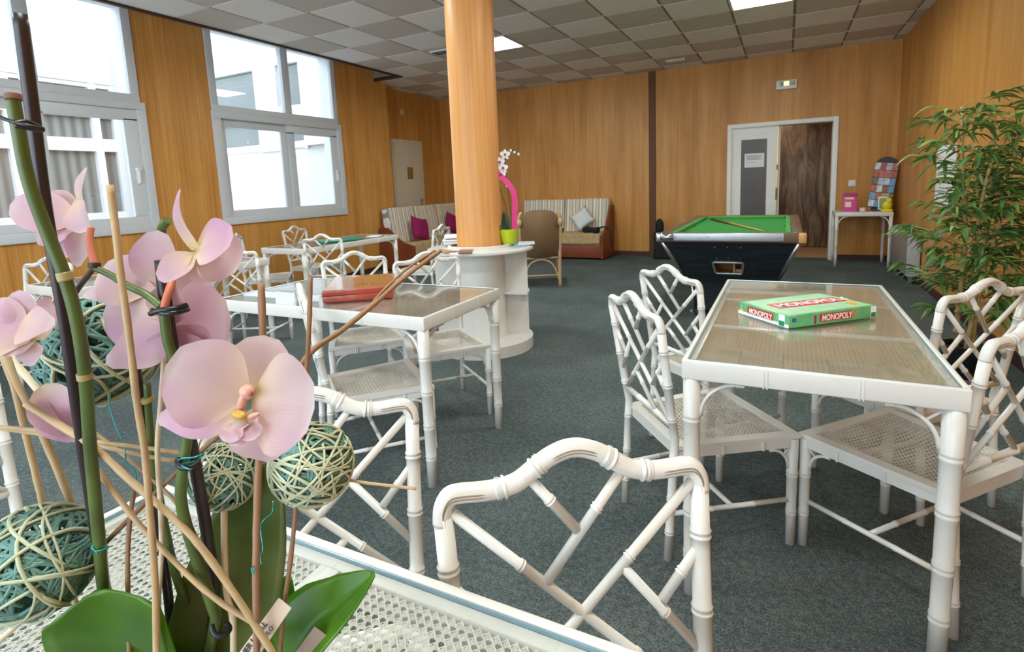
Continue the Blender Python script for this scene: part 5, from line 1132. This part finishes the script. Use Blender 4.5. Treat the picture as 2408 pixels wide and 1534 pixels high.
# --- florist tags
def card(label, c, mat, lines, th=.0006):
    P_ = [at(*q) for q in c]; nrm = (P_[1]-P_[0]).cross(P_[3]-P_[0]).normalized(); b = MB(); bb = 0; b.v += [tuple(p) for p in P_]+[tuple(p+nrm*th) for p in P_]
    b.quadface((3, 2, 1, 0)); b.quadface((4, 5, 6, 7))
    for i in range(4): b.quadface((i, (i+1) % 4, 4+(i+1) % 4, 4+i))
    o = b.build('florist_tag', mat); tag(o, label, 'tag')
    for (u, v, s_, tx, bold, xs) in lines:
        xd, yd = P_[1]-P_[0], P_[3]-P_[0]; z = xd.cross(yd).normalized(); sgn = 1 if z.dot(-FW) > 0 else -1
        text_mesh(tx, s_, M['ink'], o, frame4(P_[0]+xd*u+yd*v-FW*(.0012), xd, yd), extrude=.0001, bold=bold, xs=xs)
    return o
# corner order: start of text baseline side, end, then upper side
card('long narrow beige tag lettered in two lines, slanting between the large green leaves', [(566, 1606, .405), (686, 1430, .405), (656, 1406, .408), (512, 1606, .408)], M['tag'], [(.18, .58, .0062, 'ATELIER LA.O.L', .00012, 1.0), (.30, .18, .0050, 'ARTISAN FLO', 0, 1.0)])
card('small grey beige tag at the bottom edge lying on the right hand leaf', [(715, 1590, .418), (774, 1498, .418), (740, 1473, .420), (655, 1590, .420)], M['taggrey'], [(.20, .42, .0052, 'itales', .0002, 1.0)])

# --- willow sticks
def stick(pts, r, mat, label, name='willow_stick', cat='stick'):
    P_ = pth(pts, 4); b = MB(); R2 = random.Random(len(label)); b.tube(P_, [r*(1+R2.uniform(-.08, .08)) for _ in P_], 8); return tag(b.build(name, M[mat]), label, cat)
stick([(258, 435, .352), (272, 540, .355), (284, 650, .358), (297, 740, .36), (312, 860, .365), (322, 950, .37), (340, 1060, .375), (352, 1200, .382), (366, 1400, .392), (368, 1600, .40)], .0024, 'stick', 'long pale bent stick passing upright in front of the pink flowers')
stick([(386, 840, .41), (378, 950, .41), (370, 1060, .41), (377, 1180, .412), (380, 1300, .414), (372, 1420, .416), (370, 1600, .42)], .0019, 'stick_pale', 'thin upright stick just right of the long bent stick, rising behind the upper flowers')
stick([(614, 666, .40), (617, 760, .40), (618, 860, .40), (612, 1000, .398), (608, 1085, .396), (603, 1250, .395), (602, 1400, .395), (604, 1600, .40)], .0026, 'twig', 'upright brown stick whose squared top shows between the flower and the red box')
stick([(730, 652, .41), (728, 740, .41), (722, 860, .41), (712, 1000, .412), (697, 1180, .412), (683, 1320, .414), (668, 1430, .416), (652, 1600, .42)], .0018, 'twig', 'slender brown stick rising past the near chair back beside the red box')
stick([(1036, 590, .58), (960, 645, .53), (880, 715, .48), (800, 780, .45), (740, 820, .43), (700, 870, .42), (640, 960, .43), (560, 1040, .44)], .0023, 'twig', 'long brown twig reaching up to the right towards the column')
stick([(1022, 590, .575), (960, 630, .54), (905, 680, .50), (875, 715, .48), (870, 732, .476)], .0013, 'twig', 'thin forked offshoot of the brown twig that reaches to the column', 'willow_twig')
stick([(-20, 1003, .42), (120, 1017, .42), (230, 1040, .42), (330, 1052, .42), (424, 1066, .42)], .0017, 'stick', 'upper of the two level sticks pointing right to the teal wire tie')
stick([(-20, 1006, .425), (150, 1030, .425), (300, 1064, .425), (418, 1086, .425)], .0016, 'stick', 'lower one of the two level sticks pointing right to the teal wire tie')
stick([(-10, 800, .44), (30, 900, .44), (55, 1000, .445), (80, 1100, .45), (104, 1200, .455)], .0026, 'stick', 'slanting stick at the left edge, left of the pair ending behind the dark ball')
stick([(-10, 760, .44), (30, 880, .44), (80, 980, .445), (125, 1080, .45), (175, 1200, .455), (215, 1290, .46)], .0030, 'stick', 'slanting stick at the left edge, right of the pair ending behind the dark ball')
stick([(-20, 800, .47), (40, 860, .47), (100, 930, .47), (170, 1010, .47)], .0028, 'stick_pale', 'pale stick slanting under the left edge flower to the closed bloom')
stick([(60, 950, .40), (140, 1000, .398), (225, 1055, .396), (300, 1125, .394), (370, 1185, .392), (440, 1250, .392), (490, 1310, .392), (560, 1410, .394), (640, 1534, .396), (670, 1590, .40)], .0025, 'stick', 'thick diagonal stick crossing the whole leaf group down to the long tag')
stick([(225, 1100, .405), (270, 1160, .404), (320, 1225, .402), (380, 1290, .40), (460, 1370, .398), (530, 1425, .396), (604, 1470, .395)], .0020, 'stick', 'thinner diagonal stick below and parallel to the thick diagonal one')
stick([(225, 1020, .43), (290, 1070, .43), (350, 1120, .428), (420, 1190, .426), (470, 1280, .425)], .0014, 'stick', 'very thin stick just above the thick diagonal one')
stick([(245, 1280, .43), (310, 1215, .43), (380, 1145, .43), (450, 1080, .43), (518, 1022, .43)], .0020, 'twig', 'stick rising from lower left to upper right under the front flower')
stick([(318, 1140, .415), (306, 1220, .414), (300, 1320, .413), (302, 1430, .413), (306, 1600, .415)], .0017, 'twig', 'thin upright brown stick in front of the round lower left leaf')
stick([(527, 1185, .43), (528, 1300, .428), (534, 1400, .426), (548, 1460, .424), (550, 1600, .425)], .0026, 'stick_pale', 'pale upright stick carrying the small teal ball')
stick([(812, 1128, .45), (860, 1136, .45), (920, 1143, .45), (978, 1150, .45)], .0013, 'stick', 'short thin pointed stick sticking out to the right of the larger teal and cream ball', 'wooden_pick')
stick([(474, 768, .40), (478, 800, .40), (482, 850, .40), (486, 900, .40)], .0020, 'stick', 'short stub of stick between the two large flowers')
stick([(-30, 1530, .45), (40, 1470, .45), (110, 1400, .45), (170, 1340, .45)], .0026, 'stick_pale', 'pale stick in the bottom left corner under the large dark ball')
stick([(150, 1340, .47), (172, 1400, .47), (190, 1460, .47), (210, 1540, .47)], .0022, 'stick', 'stick end showing between the large dark ball and the round leaf')

# --- rattan twine balls
def ball(c, r, seed, label, nteal, ncream, up_cream=.2):
    Rb = random.Random(seed); C_ = at(*c); t = thing('twine_ball', label, 'ball', tuple(C_))
    def loops(n, r_, rad, bias, mat, nm):
        b = MB()
        for k in range(n):
            z = Vector((Rb.gauss(0, 1), Rb.gauss(0, 1), Rb.gauss(0, 1))).normalized(); x = z.orthogonal().normalized(); y = z.cross(x); offs = Rb.uniform(-.75, .75)*r_; a0 = Rb.uniform(0, 2*PI); arc = Rb.uniform(1.6, 5.5); pts = []
            rr = math.sqrt(max(r_*r_-offs*offs, 1e-8))
            for i in range(23):
                a_ = a0+arc*i/22; wob = 1+.04*math.sin(3*a_+k); p = x*(math.cos(a_)*rr)+y*(math.sin(a_)*rr)+z*(offs+.12*r_*math.sin(2*a_+k)); p = p.normalized()*r_*Rb.uniform(.985, 1.0)*(1 if i % 22 else .93)
                pts.append(p)
            b.tube(pts, rad*Rb.uniform(.75, 1.2), 6)
        b.build(nm, mat, t)
    loops(int(nteal*1.7), r*.93, r*.034, 0, M['teal_strand'], 'inner_strands'); loops(int(ncream*1.35), r, r*.032, 0, M['cream_strand'], 'outer_strands'); return t
ball((92, 1320, .42), .0425, 3, 'large dark teal twine ball cut by the left edge at the bottom', 56, 17)
ball((232, 825, .47), .0480, 5, 'open teal twine ball behind the stems and flowers, upper left', 60, 14)
ball((527, 1120, .44), .0268, 8, 'smaller pale teal twine ball below the front flower', 44, 30)
ball((733, 1092, .43), .0325, 11, 'teal and cream twine ball to the right below the front flower', 60, 42)
# --- teal wires
def wire(pts, r, label):
    b = MB(); b.tube(pth(pts, 6), r, 6); tag(b.build('teal_wire', M['teal_wire']), label, 'wire')
wire([(255, 925, .43), (258, 960, .428), (272, 1000, .426), (292, 1050, .424), (298, 1090, .424), (318, 1110, .424), (322, 1150, .424)], .0005, 'loose teal wire hanging below the upper left twine ball')
wire([(418, 1084, .381), (430, 1078, .377), (456, 1076, .377), (474, 1070, .381), (462, 1084, .387), (428, 1092, .380), (440, 1102, .377), (452, 1104, .378)], .0006, 'teal wire tied around the green stem and dark stake left of the small ball')
wire([(214, 1290, .405), (226, 1296, .402), (246, 1292, .404), (256, 1286, .408), (236, 1286, .404), (216, 1284, .402), (230, 1302, .402)], .0006, 'teal wire tied around the dark stake above the round leaf')
wire([(642, 1180, .42), (640, 1205, .42), (622, 1222, .416), (613, 1240, .412), (618, 1290, .408), (612, 1310, .405), (614, 1330, .402), (596, 1332, .392), (592, 1340, .390), (597, 1350, .389), (598, 1336, .389)], .0005, 'teal wire looping down the pale stick to a small knot')
